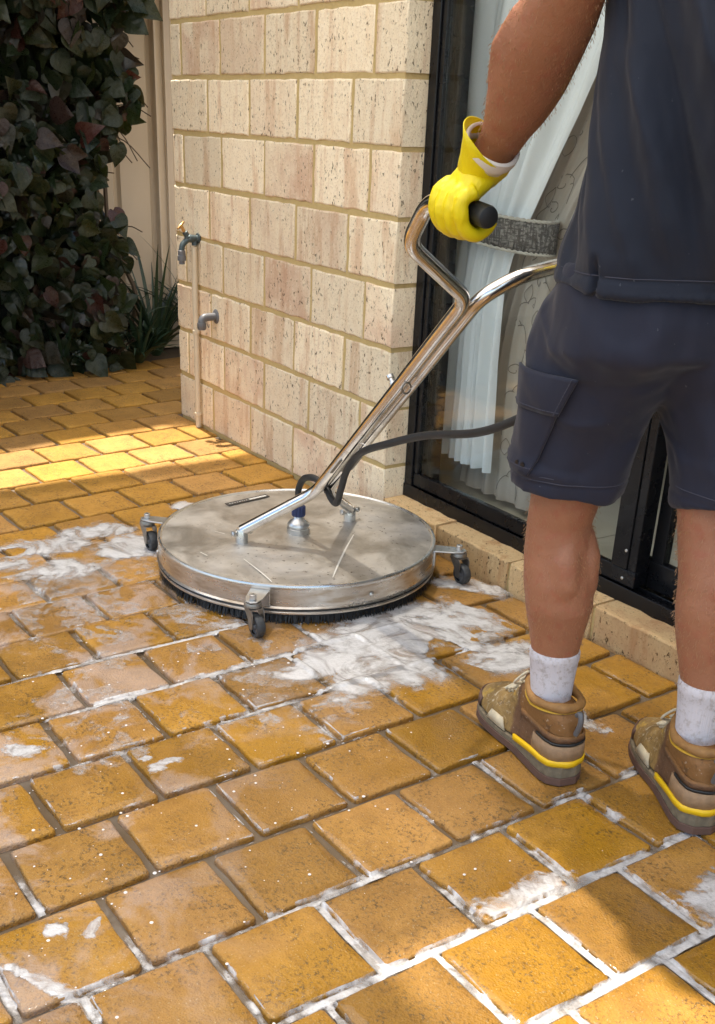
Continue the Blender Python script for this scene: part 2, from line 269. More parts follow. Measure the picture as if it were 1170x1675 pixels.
# ------------------------------------------------------------------ object helpers
def link(name, me, mat=None, parent=None, loc=None, rz=None):
    o = bpy.data.objects.new(name, me)
    COL.objects.link(o)
    if mat is not None and me is not None and not me.materials: me.materials.append(mat)
    if parent is not None: o.parent = parent
    if loc is not None: o.location = loc
    if rz is not None: o.rotation_euler[2] = rz
    return o
def tag(o, label=None, cat=None, group=None, kind=None):
    for k, v in (('label', label), ('category', cat), ('group', group), ('kind', kind)):
        if v: o[k] = v
    return o
def thing(name, label, cat, loc=(0, 0, 0), rz=0, group=None):
    return tag(link(name, None, loc=loc, rz=rz), label, cat, group)
class B:
    """collects geometry for one mesh"""
    def __init__(s): s.v = []; s.f = []
    def add(s, vs, fs):
        k = len(s.v); s.v += [tuple(v) for v in vs]; s.f += [tuple(i + k for i in f) for f in fs]; return s
    def box(s, a, b, mat=None):
        x0, y0, z0 = a; x1, y1, z1 = b
        vs = [Vector(p) for p in ((x0, y0, z0), (x1, y0, z0), (x1, y1, z0), (x0, y1, z0), (x0, y0, z1), (x1, y0, z1), (x1, y1, z1), (x0, y1, z1))]
        if mat is not None: vs = [mat @ v for v in vs]
        return s.add(vs, [(3, 2, 1, 0), (4, 5, 6, 7), (0, 1, 5, 4), (1, 2, 6, 5), (2, 3, 7, 6), (3, 0, 4, 7)])
    def loft(s, rings, cap=True, closed=True):
        n = len(rings[0]); vs = [p for r in rings for p in r]; fs = []
        for i in range(len(rings) - 1):
            for j in range(n if closed else n - 1):
                a = i * n + j; b = i * n + (j + 1) % n; fs.append((a, b, b + n, a + n))
        if cap: fs.append(tuple(range(n - 1, -1, -1))); fs.append(tuple(range((len(rings) - 1) * n, len(rings) * n)))
        return s.add(vs, fs)
    def tube(s, pts, r, n=10, cap=True, flat=None):
        pts = [Vector(p) for p in pts]; rs = r if isinstance(r, (list, tuple)) else [r] * len(pts); rings = []
        t0 = (pts[1] - pts[0]).normalized(); u = t0.orthogonal().normalized()
        for i, p in enumerate(pts):
            t = (pts[min(i + 1, len(pts) - 1)] - pts[max(i - 1, 0)]).normalized()
            u = (u - t * u.dot(t)); u = u.normalized() if u.length > 1e-6 else t.orthogonal().normalized(); w = t.cross(u)
            rings.append([p + (u * math.cos(2 * math.pi * k / n) + w * math.sin(2 * math.pi * k / n)) * rs[i] for k in range(n)])
        return s.loft(rings, cap)
    def lathe(s, prof, c=(0, 0, 0), n=32, axis=None, cap=True):
        c = Vector(c); rings = []
        q = Vector((0, 0, 1)).rotation_difference(Vector(axis)) if axis is not None else None
        for r, z in prof:
            ring = [Vector((math.cos(2 * math.pi * k / n) * r, math.sin(2 * math.pi * k / n) * r, z)) for k in range(n)]
            rings.append([c + ((q @ p) if q else p) for p in ring])
        return s.loft(rings, cap)
    def mesh(s, name):
        me = bpy.data.meshes.new(name); me.from_pydata(s.v, [], s.f); me.validate(); me.update(); return me
    def obj(s, name, mat, parent=None, smooth=False, loc=None, rz=None, bevel=0, sub=0, solid=0):
        me = s.mesh(name)
        if smooth: me.shade_smooth()
        o = link(name, me, mat, parent, loc, rz)
        if solid: m = o.modifiers.new('solid', 'SOLIDIFY'); m.thickness = solid; m.offset = 0
        if bevel: m = o.modifiers.new('bevel', 'BEVEL'); m.width = bevel; m.segments = 2; m.limit_method = 'ANGLE'
        if sub: m = o.modifiers.new('sub', 'SUBSURF'); m.levels = sub; m.render_levels = sub
        if smooth and not sub:
            try: me.set_sharp_from_angle(angle=R(40))
            except Exception: pass
        return o
def curve_pts(pts, n=8):
    """Catmull-Rom through the points"""
    P = [Vector(p) for p in pts]; P = [P[0] * 2 - P[1]] + P + [P[-1] * 2 - P[-2]]; out = []
    for i in range(1, len(P) - 2):
        for k in range(n):
            t = k / n; a, b, c, d = P[i - 1:i + 3]
            out.append(.5 * ((2 * b) + (c - a) * t + (2 * a - 5 * b + 4 * c - d) * t * t + (3 * b - a - 3 * c + d) * t ** 3))
    out.append(P[-2]); return out
def bent(pts, r, n=6):
    """straight runs with rounded corners of radius r"""
    P = [Vector(p) for p in pts]; out = [P[0]]
    for i in range(1, len(P) - 1):
        a = (P[i - 1] - P[i]); b = (P[i + 1] - P[i]); rr = min(r, a.length * .48, b.length * .48)
        p0 = P[i] + a.normalized() * rr; p1 = P[i] + b.normalized() * rr
        for k in range(n + 1):
            t = k / n; out.append(p0 * (1 - t) ** 2 + P[i] * 2 * t * (1 - t) + p1 * t * t)
    out.append(P[-1]); return out
def fuse(b, name, voxel, smooth=6, mat=None, parent=None, disp=None, factor=.5):
    """joins overlapping closed shapes into ONE continuous surface"""
    me = b.mesh(name + '_raw'); o = bpy.data.objects.new('raw', me); COL.objects.link(o)
    r = o.modifiers.new('r', 'REMESH'); r.mode = 'VOXEL'; r.voxel_size = voxel
    if smooth: s = o.modifiers.new('s', 'SMOOTH'); s.iterations = smooth; s.factor = factor
    dg = bpy.context.evaluated_depsgraph_get(); m2 = bpy.data.meshes.new_from_object(o.evaluated_get(dg))
    bpy.data.objects.remove(o); bpy.data.meshes.remove(me); m2.name = name; m2.materials.clear()
    if disp:
        n = len(m2.vertices); co = np.empty(n * 3, 'f'); m2.vertices.foreach_get('co', co); co = co.reshape(-1, 3)
        no = np.empty(n * 3, 'f'); m2.vertices.foreach_get('normal', no); no = no.reshape(-1, 3)
        co = co + no * disp(co, no)[:, None]; m2.vertices.foreach_set('co', co.astype('f').ravel()); m2.update()
    m2.shade_smooth(); return link(name, m2, mat, parent)
# numpy value noise
def _h(ix, iy, iz, s):
    n = (ix.astype(np.int64) * 374761393 + iy.astype(np.int64) * 668265263 + iz.astype(np.int64) * 2147483647 + s * 1274126177) & 0xffffffff
    n = ((n ^ (n >> 13)) * 1274126177) & 0xffffffff; n = (n ^ (n >> 16)) & 0xffffff
    return n / float(0xffffff)
def vnoise(x, y, z=None, s=0):
    x = np.asarray(x, float); y = np.asarray(y, float); z = np.zeros_like(x) if z is None else np.asarray(z, float)
    i, j, k = np.floor(x), np.floor(y), np.floor(z); u, v, w = x - i, y - j, z - k
    u, v, w = (t * t * (3 - 2 * t) for t in (u, v, w)); r = 0
    for a in (0, 1):
        for b in (0, 1):
            for c in (0, 1):
                r = r + _h(i + a, j + b, k + c, s) * (u if a else 1 - u) * (v if b else 1 - v) * (w if c else 1 - w)
    return r
def fbm(x, y, z=None, oct=4, s=0):
    r, a, t = 0, 1.0, 0
    for o in range(oct):
        r = r + a * vnoise(x * 2 ** o, y * 2 ** o, None if z is None else z * 2 ** o, s + o * 17); t += a; a *= .5
    return r / t
def sstep(a, b, x): t = np.clip((x - a) / (b - a), 0, 1); return t * t * (3 - 2 * t)

# ================================================================== THE SETTING
CAMP = Vector((2.5691, -1.8163, 1.1284))
def in_view(p, marg=.03):
    d = Vector(p) - CAMP; w = d.dot(_F)
    if w < .1: return False
    X = .5 + (1791.89 * d.dot(_R) / w - 55.77) / 1170; Y = .5 + (1791.89 * d.dot(_U) / w - 217.05) / 1675
    return -marg < X < 1 + marg and -marg < Y < 1 + marg
ground = B().add([(-60, -60, -.012), (60, -60, -.012), (60, 60, -.012), (-60, 60, -.012)], [(0, 1, 2, 3)]).obj('patio_ground', M['joint'])
tag(ground, kind='structure')

TH, PW, PX0, PL = .0307, .1903, .0367, .1942
E1 = Vector((math.cos(TH), math.sin(TH), 0)); E2 = Vector((-math.sin(TH), math.cos(TH), 0)); GAP = .0155
def row_u(i, v):
    s = min(1, max(0, (1 - i) / 4)); return i + s * (.07 - .05 * v)
def row_phase(i): return -.05 - .036 * i - (.5 if i % 2 else 0)
def paver_mesh(lx, ly, seed):
    rng = random.Random(seed); rings = []; n = 6; rc = .007
    def outline(inset, z, jit):
        hx, hy = lx / 2 - inset, ly / 2 - inset; pts = []
        for (sx, sy, a0) in ((1, 1, 0), (-1, 1, 90), (-1, -1, 180), (1, -1, 270)):
            cx, cy = sx * (hx - rc), sy * (hy - rc)
            for a in (15, 75): pts.append((cx + rc * math.cos(R(a0 + a)), cy + rc * math.sin(R(a0 + a))))
        out = []
        for k in range(8):
            a, b = pts[k], pts[(k + 1) % 8]; m = 4 if k % 2 else 1
            for t in range(m): out.append((a[0] + (b[0] - a[0]) * t / m, a[1] + (b[1] - a[1]) * t / m))
        return out
    base = outline(0, 0, 0); jit = [(rng.uniform(-.0021, .0021), rng.uniform(-.0021, .0021)) for _ in base]; tz = [rng.uniform(-.0016, .0004) for _ in base]
    b = B(); rings = []
    for inset, z, jz in ((0, -.035, 0), (0, -.0050, 1), (.0012, -.0016, 1), (.0036, -.0003, .5), (.020, .0002, .2)):
        rings.append([Vector((x + j[0], y + j[1], z + t * jz)) for (x, y), j, t in zip(outline(inset, z, 0), jit, tz)])
    k = len(rings[0]); b.loft(rings, cap=False)
    b.v.append((0, 0, .0003)); c = len(b.v) - 1; o = 4 * k
    b.f += [(o + j, o + (j + 1) % k, c) for j in range(k)]
    me = b.mesh('paver'); me.shade_smooth()
    try: me.set_sharp_from_angle(angle=R(50))
    except Exception: pass
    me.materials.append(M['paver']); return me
PAV = [paver_mesh(PW - GAP, PL - GAP, 100 + s) for s in range(10)]
far_pav = B(); n_pav = 0; rnd = random.Random(3)
for i in range(-13, 14):
    for j in range(-14, 9):
        v0 = j + row_phase(i); v1 = v0 + 1; uc = row_u(i, v0 + .5) + .5; xc = PX0 + uc * PW
        vmax = (-.004 - xc * math.sin(TH)) / PL + GAP / PL / 2 if xc > -1.50 else 99
        if xc < -2.62 or v0 > vmax - .12: continue
        vv = min(v1, vmax); c = E1 * xc + E2 * ((v0 + vv) / 2 * PL)
        if c.y > 1.3 or c.y < -2.6: continue
        rz = TH + (min(1, max(0, (1 - i) / 4)) * .049 if i < 1 else 0) + rnd.uniform(-.006, .006)
        full = vv == v1; vis = any(in_view(c + E1 * a + E2 * b) for a in (-.1, 0, .1) for b in (-.1, 0, .1)) and not (c.y > .1 and c.x > -1.3)
        dz = rnd.uniform(-.0016, .0016)
        if vis:
            me = rnd.choice(PAV) if full else paver_mesh(PW - GAP, (vv - v0) * PL - GAP, i * 31 + j)
            o = link('paver', me, None, ground, (c.x + rnd.uniform(-.0015, .0015), c.y + rnd.uniform(-.0015, .0015), dz), rz); o.rotation_euler[0] = rnd.uniform(-.006, .006); o.rotation_euler[1] = rnd.uniform(-.006, .006)
            n_pav += 1
        else:
            far_pav.box((-(PW - GAP) / 2, -((vv - v0) * PL - GAP) / 2, -.035), ((PW - GAP) / 2, ((vv - v0) * PL - GAP) / 2, 0), Matrix.Translation((c.x, c.y, dz)) @ Matrix.Rotation(rz, 4, 'Z'))
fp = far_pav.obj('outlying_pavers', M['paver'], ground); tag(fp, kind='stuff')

# ---- house wall of cream bricks, returning into the door opening
wall = thing('brick_wall', 'cream and pink clay brick wall with yellow mortar beside the sliding door', 'wall')
WX0, CH, BL = -1.43, .172, .2998
core = B().box((WX0 + .006, .0030, -.03), (-.0030, .18, 2.6))
core.box((-.0045, .012, 2.115), (2.75, .18, 2.6)).box((2.46, .012, -.03), (2.75, .18, 2.115))
core.obj('mortar', M['mortar'], wall)
def brick_mesh(l, h, d, seed, name='brick', mat='brick', jit=.0022, rc=.005):
    rng = random.Random(seed); nx = max(2, int(l / .035)); nz = max(2, int(h / .035)); pts = []
    for k in range(nx): pts.append((k / nx, 0, 0, -1))
    for k in range(nz): pts.append((1, k / nz, 1, 0))
    for k in range(nx): pts.append((1 - k / nx, 1, 0, 1))
    for k in range(nz): pts.append((0, 1 - k / nz, -1, 0))
    J = [(rng.uniform(-jit, jit), rng.uniform(-jit, jit), rng.uniform(-.0012, .0008)) for _ in pts]
    rings = []
    for y, ins, jy in ((0, rc, .6), (.0014, .0014, 1), (.0045, 0, 0), (d, 0, 0)):
        ring = []
        for (a, c, nxm, nzm), j in zip(pts, J):
            ring.append(Vector(((a - .5) * (l - 2 * ins) + j[0], y + j[2] * jy, (c - .5) * (h - 2 * ins) + j[1])))
        rings.append(ring)
    b = B(); b.loft(rings, cap=False); n = len(pts)
    b.f.append(tuple(range(n))); b.f.append(tuple(range(4 * n - 1, 3 * n - 1, -1)))
    me = b.mesh(name); me.shade_smooth()
    try: me.set_sharp_from_angle(angle=R(55))
    except Exception: pass
    me.materials.append(M[mat]); return me
BRK = [brick_mesh(BL - .0135, CH - .0135, .092, s) for s in range(8)]
rb = random.Random(11)
for c in range(0, 13):
    off = .1447 if c % 2 else .2436; xs = [0.0]; x = -off
    while x > WX0 + .03: xs.append(x); x -= BL
    xs.append(WX0)
    for k in range(len(xs) - 1):
        a, b = xs[k + 1], xs[k]; g0 = .0068 if k < len(xs) - 2 else 0; g1 = .0068 if k > 0 else 0
        l = (b - g1) - (a + g0)
        me = rb.choice(BRK) if 0 < k < len(xs) - 2 else brick_mesh(l, CH - .0135, .098, c * 20 + k)
        o = link('brick', me, None, wall, ((a + g0 + b - g1) / 2, rb.uniform(-.0016, .0012), (c + .5) * CH + rb.uniform(-.001, .001)))
        o.rotation_euler = (rb.uniform(-.004, .004), rb.uniform(-.004, .004), rb.uniform(-.004, .004))
x = .271 - .31
core2 = B().box((.0, .006, -.02), (2.46, .12, .070)); core2.obj('sill_mortar', M['mortar'], wall)
k = 0
while x < 2.4:
    a, b = max(x + .005, .004), min(x + .31 - .005, 2.45)
    if b - a > .03:
        me = brick_mesh(b - a, .098, .115, 900 + k, mat='sillbrick'); o = link('sill_brick', me, None, wall, ((a + b) / 2, rb.uniform(-.002, .001), .030)); o.rotation_euler[0] = R(1.0)
    x += .31; k += 1

# ---- sliding door
door = thing('sliding_door', 'black aluminium framed glass sliding door in the brick wall', 'door')
def bar(name, a, b, parent=door, bev=.002, mat='black'): return B().box(a, b).obj(name, M[mat], parent, bevel=bev)
tr = bar('track', (.001, .074, .080), (2.455, .170, .100)); bar('track_lip', (.001, .071, .078), (2.455, .0735, .118), tr); bar('track_rib', (.048, .118, .1005), (2.4, .121, .112), tr)
jb = bar('jamb', (.001, .074, .1002), (.036, .170, 2.08)); bar('jamb_fin', (.0365, .100, .1005), (.046, .104, 2.07), jb); bar('jamb_fin', (.0365, .128, .1005), (.052, .168, 2.07), jb)
bar('jamb', (2.42, .074, .1002), (2.455, .170, 2.08)); bar('head', (.001, .074, 2.0805), (2.455, .170, 2.112))
bar('bottom_rail', (.037, .080, .1190), (.930, .099, .158)); bar('bottom_rail', (.900, .132, .113), (2.41, .156, .182))
bar('stile', (.0375, .080, .1585), (.056, .099, 2.06)); st = bar('stile', (.850, .080, .1585), (.900, .099, 2.06)); bar('interlock', (.9005, .084, .119), (.925, .128, 2.06), st); bar('stile', (.9255, .132, .1825), (.962, .156, 2.06)); bar('stile', (2.34, .132, .1825), (2.41, .156, 2.06))
bar('top_rail', (.037, .080, 2.0605), (.930, .099, 2.08)); bar('top_rail', (.926, .132, 2.0605), (2.41, .156, 2.08))
B().box((.0565, .0885, .1587), (.8495, .0925, 2.0602)).obj('glass_pane', M['glass'], door)
B().box((.9625, .142, .1827), (2.3395, .146, 2.0602)).obj('glass_pane', M['glass'], door)
for z in (.135, .205): B().lathe([(.004, 0), (.004, .002), (.0015, .0028)], (.893, .0798, z), 10, (0, -1, 0)).obj('screw', M['bright'], door)

# ---- room behind the glass
room = B().box((-1.38, .185, -.1), (4.2, 4.6, .050)).obj('room_floor', M['mortar']); tag(room, kind='structure')
TM = B().box((-.299, -.299, -.004), (.299, .299, .004)).mesh('floor_tile'); TM.materials.append(M['tile'])
for i in range(-2, 5):
    for j in range(0, 5): link('floor_tile', TM, None, room, (.22 + i * .602, .49 + j * .602, .0545))
rw = B(); rw.box((-1.40, .182, 0), (-.01, .184, 2.6)).box((2.47, .182, 0), (4.3, .184, 2.6)).box((-1.48, 4.6, 0), (4.3, 4.7, 2.6)).box((-1.42, .185, 0), (-1.38, 4.6, 2.6)).box((4.2, .185, 0), (4.3, 4.6, 2.6)); tag(rw.obj('room_wall', M['wallint']), kind='structure')
tag(B().box((-1.42, .185, 2.6), (4.3, 4.7, 2.65)).obj('room_ceiling', M['wallint']), kind='structure')

# ---- patio roof overhead (out of frame, it shades the foreground and lets a slit of sun in at its far edge)
roof = thing('patio_roof', 'opal sheet patio roof over the paving', 'roof', (0, 0, 2.62))
sh = B(); ny = 120; XM = -.05
rings = [[Vector((x, -3.6 + 3.9 * k / ny, -.10 * (1 - k / ny) * 1.0 + .012 * math.sin(k * 1.6))) for k in range(ny + 1)] for x in (-1.635, 4.6)]
rings[0] = [Vector((p.x + .04 * (k / ny - .5) * -2.2 + .012 * math.sin(k * .55), p.y, p.z)) for k, p in enumerate(rings[0])]
def roof_piece(name, mat, x0, x1, k0, k1):
    e0 = rings[0] if x0 is None else [Vector((x0, p.y, p.z)) for p in rings[1]]; e1 = [Vector((x1, p.y, p.z)) for p in rings[1]]
    B().loft([e0[k0:k1 + 1], e1[k0:k1 + 1]], cap=False, closed=False).obj(name, M[mat], roof)
ka, kb = int((3.6 - 1.06) / 3.9 * ny), int((3.6 - .30) / 3.9 * ny)
roof_piece('opal_sheet', 'roof', None, .72, 0, ny); roof_piece('opal_sheet', 'roof', 1.30, 4.6, 0, ny); roof_piece('opal_sheet', 'roof', .72, 1.30, 0, ka); roof_piece('opal_sheet', 'roof', .72, 1.30, kb, ny); roof_piece('added_sun_panel', 'sunpanel', .72, 1.30, ka, kb)  # the clear panel is added to drop a sun patch on the right foreground
for x in (-1.56, 2.9, 4.4): B().box((x - .03, -3.6, -.24), (x + .03, -.06, -.13)).obj('rafter', M['beam'], roof)
B().box((-1.6, -3.56, -.36), (4.5, -3.48, -.242)).obj('beam', M['beam'], roof)
for x in (-1.5, 4.4): B().box((x - .045, -3.565, -2.62), (x + .045, -3.475, -.36)).obj('post', M['beam'], roof)

# ---- unseen blocks added beyond the frame to keep sky light off the back
nb_ = thing('back_sky_blocker', 'unseen plain block added beyond the fence to shut out sky light', 'light blocker', (-4.4, 0, 0)); B().box((-1.0, -6, 0), (0, 5, 6.0)).obj('wall', M['earth'], nb_); B().box((-1.2, -6.2, 6.0), (.25, 5.2, 6.15)).obj('blocker_eave', M['beam'], nb_)
sw_ = thing('side_sky_blocker', 'unseen wall added at the left to keep sky light off the back corner', 'wall', (-1.7, -1.20, 0)); B().box((-1.0, -.10, 0), (.38, .10, 2.75)).obj('wall', M['darkmetal'], sw_, bevel=.004); B().box((-1.03, -.13, 2.75), (.41, .13, 2.80)).obj('blocker_coping', M['mortar'], sw_, bevel=.004)
# ---- boundary fence across the back
fence = thing('steel_fence', 'cream ribbed steel boundary fence behind the hedge and plants', 'fence', (-2.72, 0, 0))
def panel(y0, y1):
    prof = []; y = y0
    while y < y1 - .001:
        for dy, dx in ((0, 0), (.058, 0), (.070, -.022), (.088, -.022), (.100, 0), (.140, 0)):
            if y + dy <= y1: prof.append((y + dy, dx))
        y += .1905
    prof.append((y1, 0))
    rings = [[Vector((dx, yy, z)) for yy, dx in prof] for z in (0.05, 1.82)]
    return B().loft(rings, cap=False, closed=False)
POSTS = [-4.0, -1.70, .52, 2.86]
for a, b in zip(POSTS[:-1], POSTS[1:]): panel(a + .005, b - .005).obj('fence_panel', M['fence'], fence, solid=.0012)
for y in POSTS:
    p = B().box((-.012, y - .028, 0), (.030, y - .0205, 1.86)).box((-.012, y + .0205, 0), (.030, y + .028, 1.86)).box((-.012, y - .0203, 0), (.004, y + .0203, 1.86)); p.obj('fence_post', M['fencepost'], fence, bevel=.002)
B().box((-.025, -4, 1.821), (.032, 2.86, 1.858)).obj('top_rail', M['fencepost'], fence); B().box((-.025, -4, .0), (.032, 2.86, .049)).obj('bottom_rail', M['fencepost'], fence)

# ================================================================== PLANTS
def leaf_mesh(seed, size=1.0):
    rng = random.Random(seed); out = []
    prof = [(0, 0), (.03, .20), (.09, .33), (.18, .42), (.30, .455), (.44, .43), (.58, .355), (.72, .25), (.84, .14), (.93, .06), (1.0, 0)]
    bend = rng.uniform(.1, .6); fold = rng.uniform(.1, .75); curl = rng.uniform(-.4, .4); vs = []; fs = []
    rows = []
    for t, w in prof:
        x = t if t > 0 else .12; zc = -bend * t * t; row = []
        for s in (-1, -.5, 0, .5, 1):
            ww = w * s; xx = x + (.12 - x) * (1 - abs(s)) * max(0, 1 - t / .15) - .05 * (abs(s) == .5) * (0 < t < .1)
            row.append(len(vs)); vs.append(((xx) * size, ww * size, (zc + abs(ww) * fold - abs(ww) ** 2 * .7 + curl * ww * t + .02 * math.sin(t * 9 + s * 3)) * size))
        rows.append(row)
    for a, b in zip(rows[:-1], rows[1:]):
        for k in range(4): fs.append((a[k], b[k], b[k + 1], a[k + 1]))
    return vs, fs
LEAF = [leaf_mesh(s) for s in range(8)]
def leaf_attr(me, xy):
    for q, nm in enumerate(('lx', 'ly')): at = me.attributes.new(nm, 'FLOAT', 'POINT'); at.data.foreach_set('value', np.array([p[q] for p in xy], 'f'))
def leaf_me(k):
    b = B(); b.add(*LEAF[k]); me = b.mesh('leaf'); me.shade_smooth(); me.materials.append(M['leaf']); leaf_attr(me, [v[:2] for v in LEAF[k][0]]); return me
LME = [leaf_me(k) for k in range(8)]
def leaf_matrix(p, rng, s, out=Vector((.85, -.5, 0))):
    n = (out + Vector((rng.uniform(-1.1, 1.1), rng.uniform(-1.1, 1.1), rng.uniform(-.5, 1.0)))).normalized()      # blade normal
    d = Vector((rng.uniform(-.7, .9), rng.uniform(-1.0, 1.0), -1.0 + rng.uniform(-.1, .9))); d = (d - n * d.dot(n)).normalized()
    y = n.cross(d); m = Matrix((d, y, n)).transposed().to_4x4(); m = Matrix.Translation(p) @ m @ Matrix.Scale(s, 4); return m
hedge = thing('hedge_shrub', 'tall dark green and maroon heart-leaved hedge shrub against the fence', 'hedge', (-2.45, -.6, 0))
hb = Vector((-2.45, -.6, 0)); rh = random.Random(21)
def hedge_right(z): return .16 + .055 * math.sin(z * 5.1) + .05 * math.sin(z * 11.7 + 1) - (.16 * max(0, (.55 - z) / .55)) + (.05 if z > .9 else 0)
spots = []
while len(spots) < 5600:
    z = rh.uniform(.02, 1.62) if len(spots) < 2500 else rh.uniform(1.5, 2.78); yr = hedge_right(z) if z < 1.62 else .75; y = yr - abs(rh.gauss(0, .55)) if rh.random() < .5 else rh.uniform(-2.1, yr)
    if y < -2.3: continue
    depth = rh.random() ** 1.5; x = -2.27 + .05 * math.sin(y * 7 + z * 5) + .05 * math.sin(z * 9) - depth * .34 + min(.10, max(0, z - 1.7) * .12) - (.10 * max(0, y - yr + .2))
    spots.append((Vector((x, y, z)), rh.uniform(.050, .122), depth))
vis = [s for s in spots if in_view(s[0], .01)]; vis.sort(key=lambda s: s[2]); ind = vis[:290]; ids = set(id(s) for s in ind)
for p, s, d in ind:
    o = link('leaf', rh.choice(LME), None, hedge); o.matrix_local = Matrix.Translation(-hb) @ leaf_matrix(p, rh, s)
lb = B(); tints = []; lxy = []
for s in spots:
    if id(s) in ids: continue
    m = leaf_matrix(s[0] - hb, rh, s[1]); vs, fs = LEAF[rh.randrange(8)]; lb.add([m @ Vector(v) for v in vs], fs); tints += [rh.random()] * len(vs); lxy += [v[:2] for v in vs]
lo = lb.obj('leaf_mass', M['leaf'], hedge, smooth=True); tag(lo, kind='stuff')
at = lo.data.attributes.new('tint', 'FLOAT', 'POINT'); at.data.foreach_set('value', np.array(tints, 'f')); leaf_attr(lo.data, lxy)
for k in range(16):
    y = -2.0 + k * .145; pts = [Vector((-2.58, y, 0)) - hb]
    for q in range(1, 11): pts.append(Vector((-2.56 + rh.uniform(-.06, .12), y + rh.uniform(-.12, .12), q * .28)) - hb)
    B().tube(curve_pts(pts, 4), [.013 - .0002 * i for i in range(41)], 6).obj('stem', M['stem'], hedge, smooth=True)
for k in range(26):                                             # thin twigs that stick out at the ragged edge
    z = rh.uniform(.3, 1.75); y = hedge_right(z) - .08; a = Vector((-2.5, y, z)); b = a + Vector((rh.uniform(.05, .2), rh.uniform(.06, .2), rh.uniform(-.18, .1)))
    B().tube(curve_pts([a - hb, (a + b) / 2 + Vector((0, .02, .03)) - hb, b - hb], 4), .0026, 5).obj('twig', M['stem'], hedge)
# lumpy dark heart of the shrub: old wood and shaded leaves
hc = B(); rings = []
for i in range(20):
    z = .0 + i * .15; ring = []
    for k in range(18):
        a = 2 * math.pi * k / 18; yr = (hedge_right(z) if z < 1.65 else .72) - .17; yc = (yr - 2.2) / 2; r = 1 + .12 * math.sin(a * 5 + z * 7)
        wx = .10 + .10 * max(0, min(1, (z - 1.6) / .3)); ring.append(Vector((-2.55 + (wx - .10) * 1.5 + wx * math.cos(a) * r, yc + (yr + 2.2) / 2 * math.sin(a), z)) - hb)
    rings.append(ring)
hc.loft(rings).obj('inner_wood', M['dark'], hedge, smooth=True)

def strappy(loc, n, ln, label, seed):
    rng = random.Random(seed); t = thing('strappy_plant', label, 'plant', loc, 0, 'strappy plants at the fence foot')
    for k in range(n):
        a = rng.uniform(0, 2 * math.pi); L_ = ln * rng.uniform(.6, 1.1); lean = rng.uniform(.25, .95); w = rng.uniform(.007, .012); vs = []; fs = []
        d = Vector((math.cos(a), math.sin(a), 0)); s = Vector((-math.sin(a), math.cos(a), 0)); m = 7
        for q in range(m + 1):
            u = q / m; p = d * (lean * L_ * u ** 1.35 + .02) + Vector((0, 0, L_ * (u * (1.15 - .25 * lean) - lean * .62 * u * u))); p.z = max(p.z, .008); ww = w * (1 - u ** 2.5) + .0006
            vs += [p - s * ww + Vector((0, 0, ww * .5)), p, p + s * ww + Vector((0, 0, ww * .5))]
        for q in range(m): fs += [(q * 3, q * 3 + 3, q * 3 + 4, q * 3 + 1), (q * 3 + 1, q * 3 + 4, q * 3 + 5, q * 3 + 2)]
        B().add(vs, fs).obj('blade', M['blade'], t, smooth=True)
strappy((-2.50, .36, 0), 62, .62, 'tall arching strappy plant nearest the brick wall end', 1)
strappy((-2.52, .10, 0), 55, .50, 'strappy plant tucked against the hedge foot', 2)
strappy((-2.55, .66, 0), 50, .66, 'strappy plant half hidden behind the brick wall end', 3)
strappy((-2.38, .22, 0), 46, .36, 'short strappy plant spilling onto the back pavers', 4)
strappy((-2.36, -.16, 0), 34, .30, 'low grassy tuft under the hedge leaves', 5)

# ================================================================== CURTAINS BEHIND THE GLASS
def interp(tab, z):
    for (z0, a), (z1, b) in zip(tab[:-1], tab[1:]):
        if z >= z1: t = (z - z1) / (z0 - z1); return b + (a - b) * t
    return tab[-1][1]
SH_L = [(2.1, -.25), (1.2, -.20), (.86, -.12), (.5, -.12), (.1, -.14)]; SH_R = [(2.1, .86), (1.34, .500), (1.12, .395), (.90, .270), (.84, .235), (.78, .205), (.70, .185), (.5, .180), (.1, .19)]
DR_L = [(2.1, .30), (1.12, .24), (.86, .14), (.6, .06), (.1, -.02)]; DR_R = [(2.1, .88), (1.34, .62), (1.12, .49), (.88, .338), (.80, .322), (.70, .305), (.5, .275), (.1, .325)]
def cur(tabL, tabR, y0, amp, nf, z0, z1, seed, nu=150, nz=60):
    def f(u, z):
        l, r = interp(tabL, z), interp(tabR, z); pinch = 1 - .62 * math.exp(-((z - .85) / .16) ** 2); wv = (r - l) / .55
        ph = nf * 2 * math.pi * (u + .035 * math.sin(u * 9 + seed) + .012 * math.sin(z * 4 + u * 7))
        y = y0 + amp * pinch * (math.sin(ph) + .35 * math.sin(2.3 * ph + seed + z * 1.2)) * (.55 + .45 * math.sin(u * 5 + seed) ** 2)
        return Vector((l + (r - l) * u + amp * .35 * math.cos(ph) * pinch * min(1, wv), y, z))
    return f, B().loft([[f(i / nu, z1 + (z0 - z1) * k / nz) for i in range(nu + 1)] for k in range(nz + 1)], cap=False, closed=False)
f_s, b_s = cur(SH_L, SH_R, .245, .021, 7, .175, 2.08, 1.0); b_s.obj('sheer_curtain', M['sheer'], smooth=True)
tag(bpy.data.objects['sheer_curtain'], 'white pleated sheer curtain gathered behind the door glass', 'curtain')
f_d, b_d = cur(DR_L, DR_R, .300, .013, 4.5, .085, 2.08, 2.6); drape = b_d.obj('printed_drape', M['drape'], smooth=True)
tag(drape, 'beige drape with leaf scroll print at the sheer curtain\'s right edge', 'curtain')
sp = B(); rs = random.Random(5)
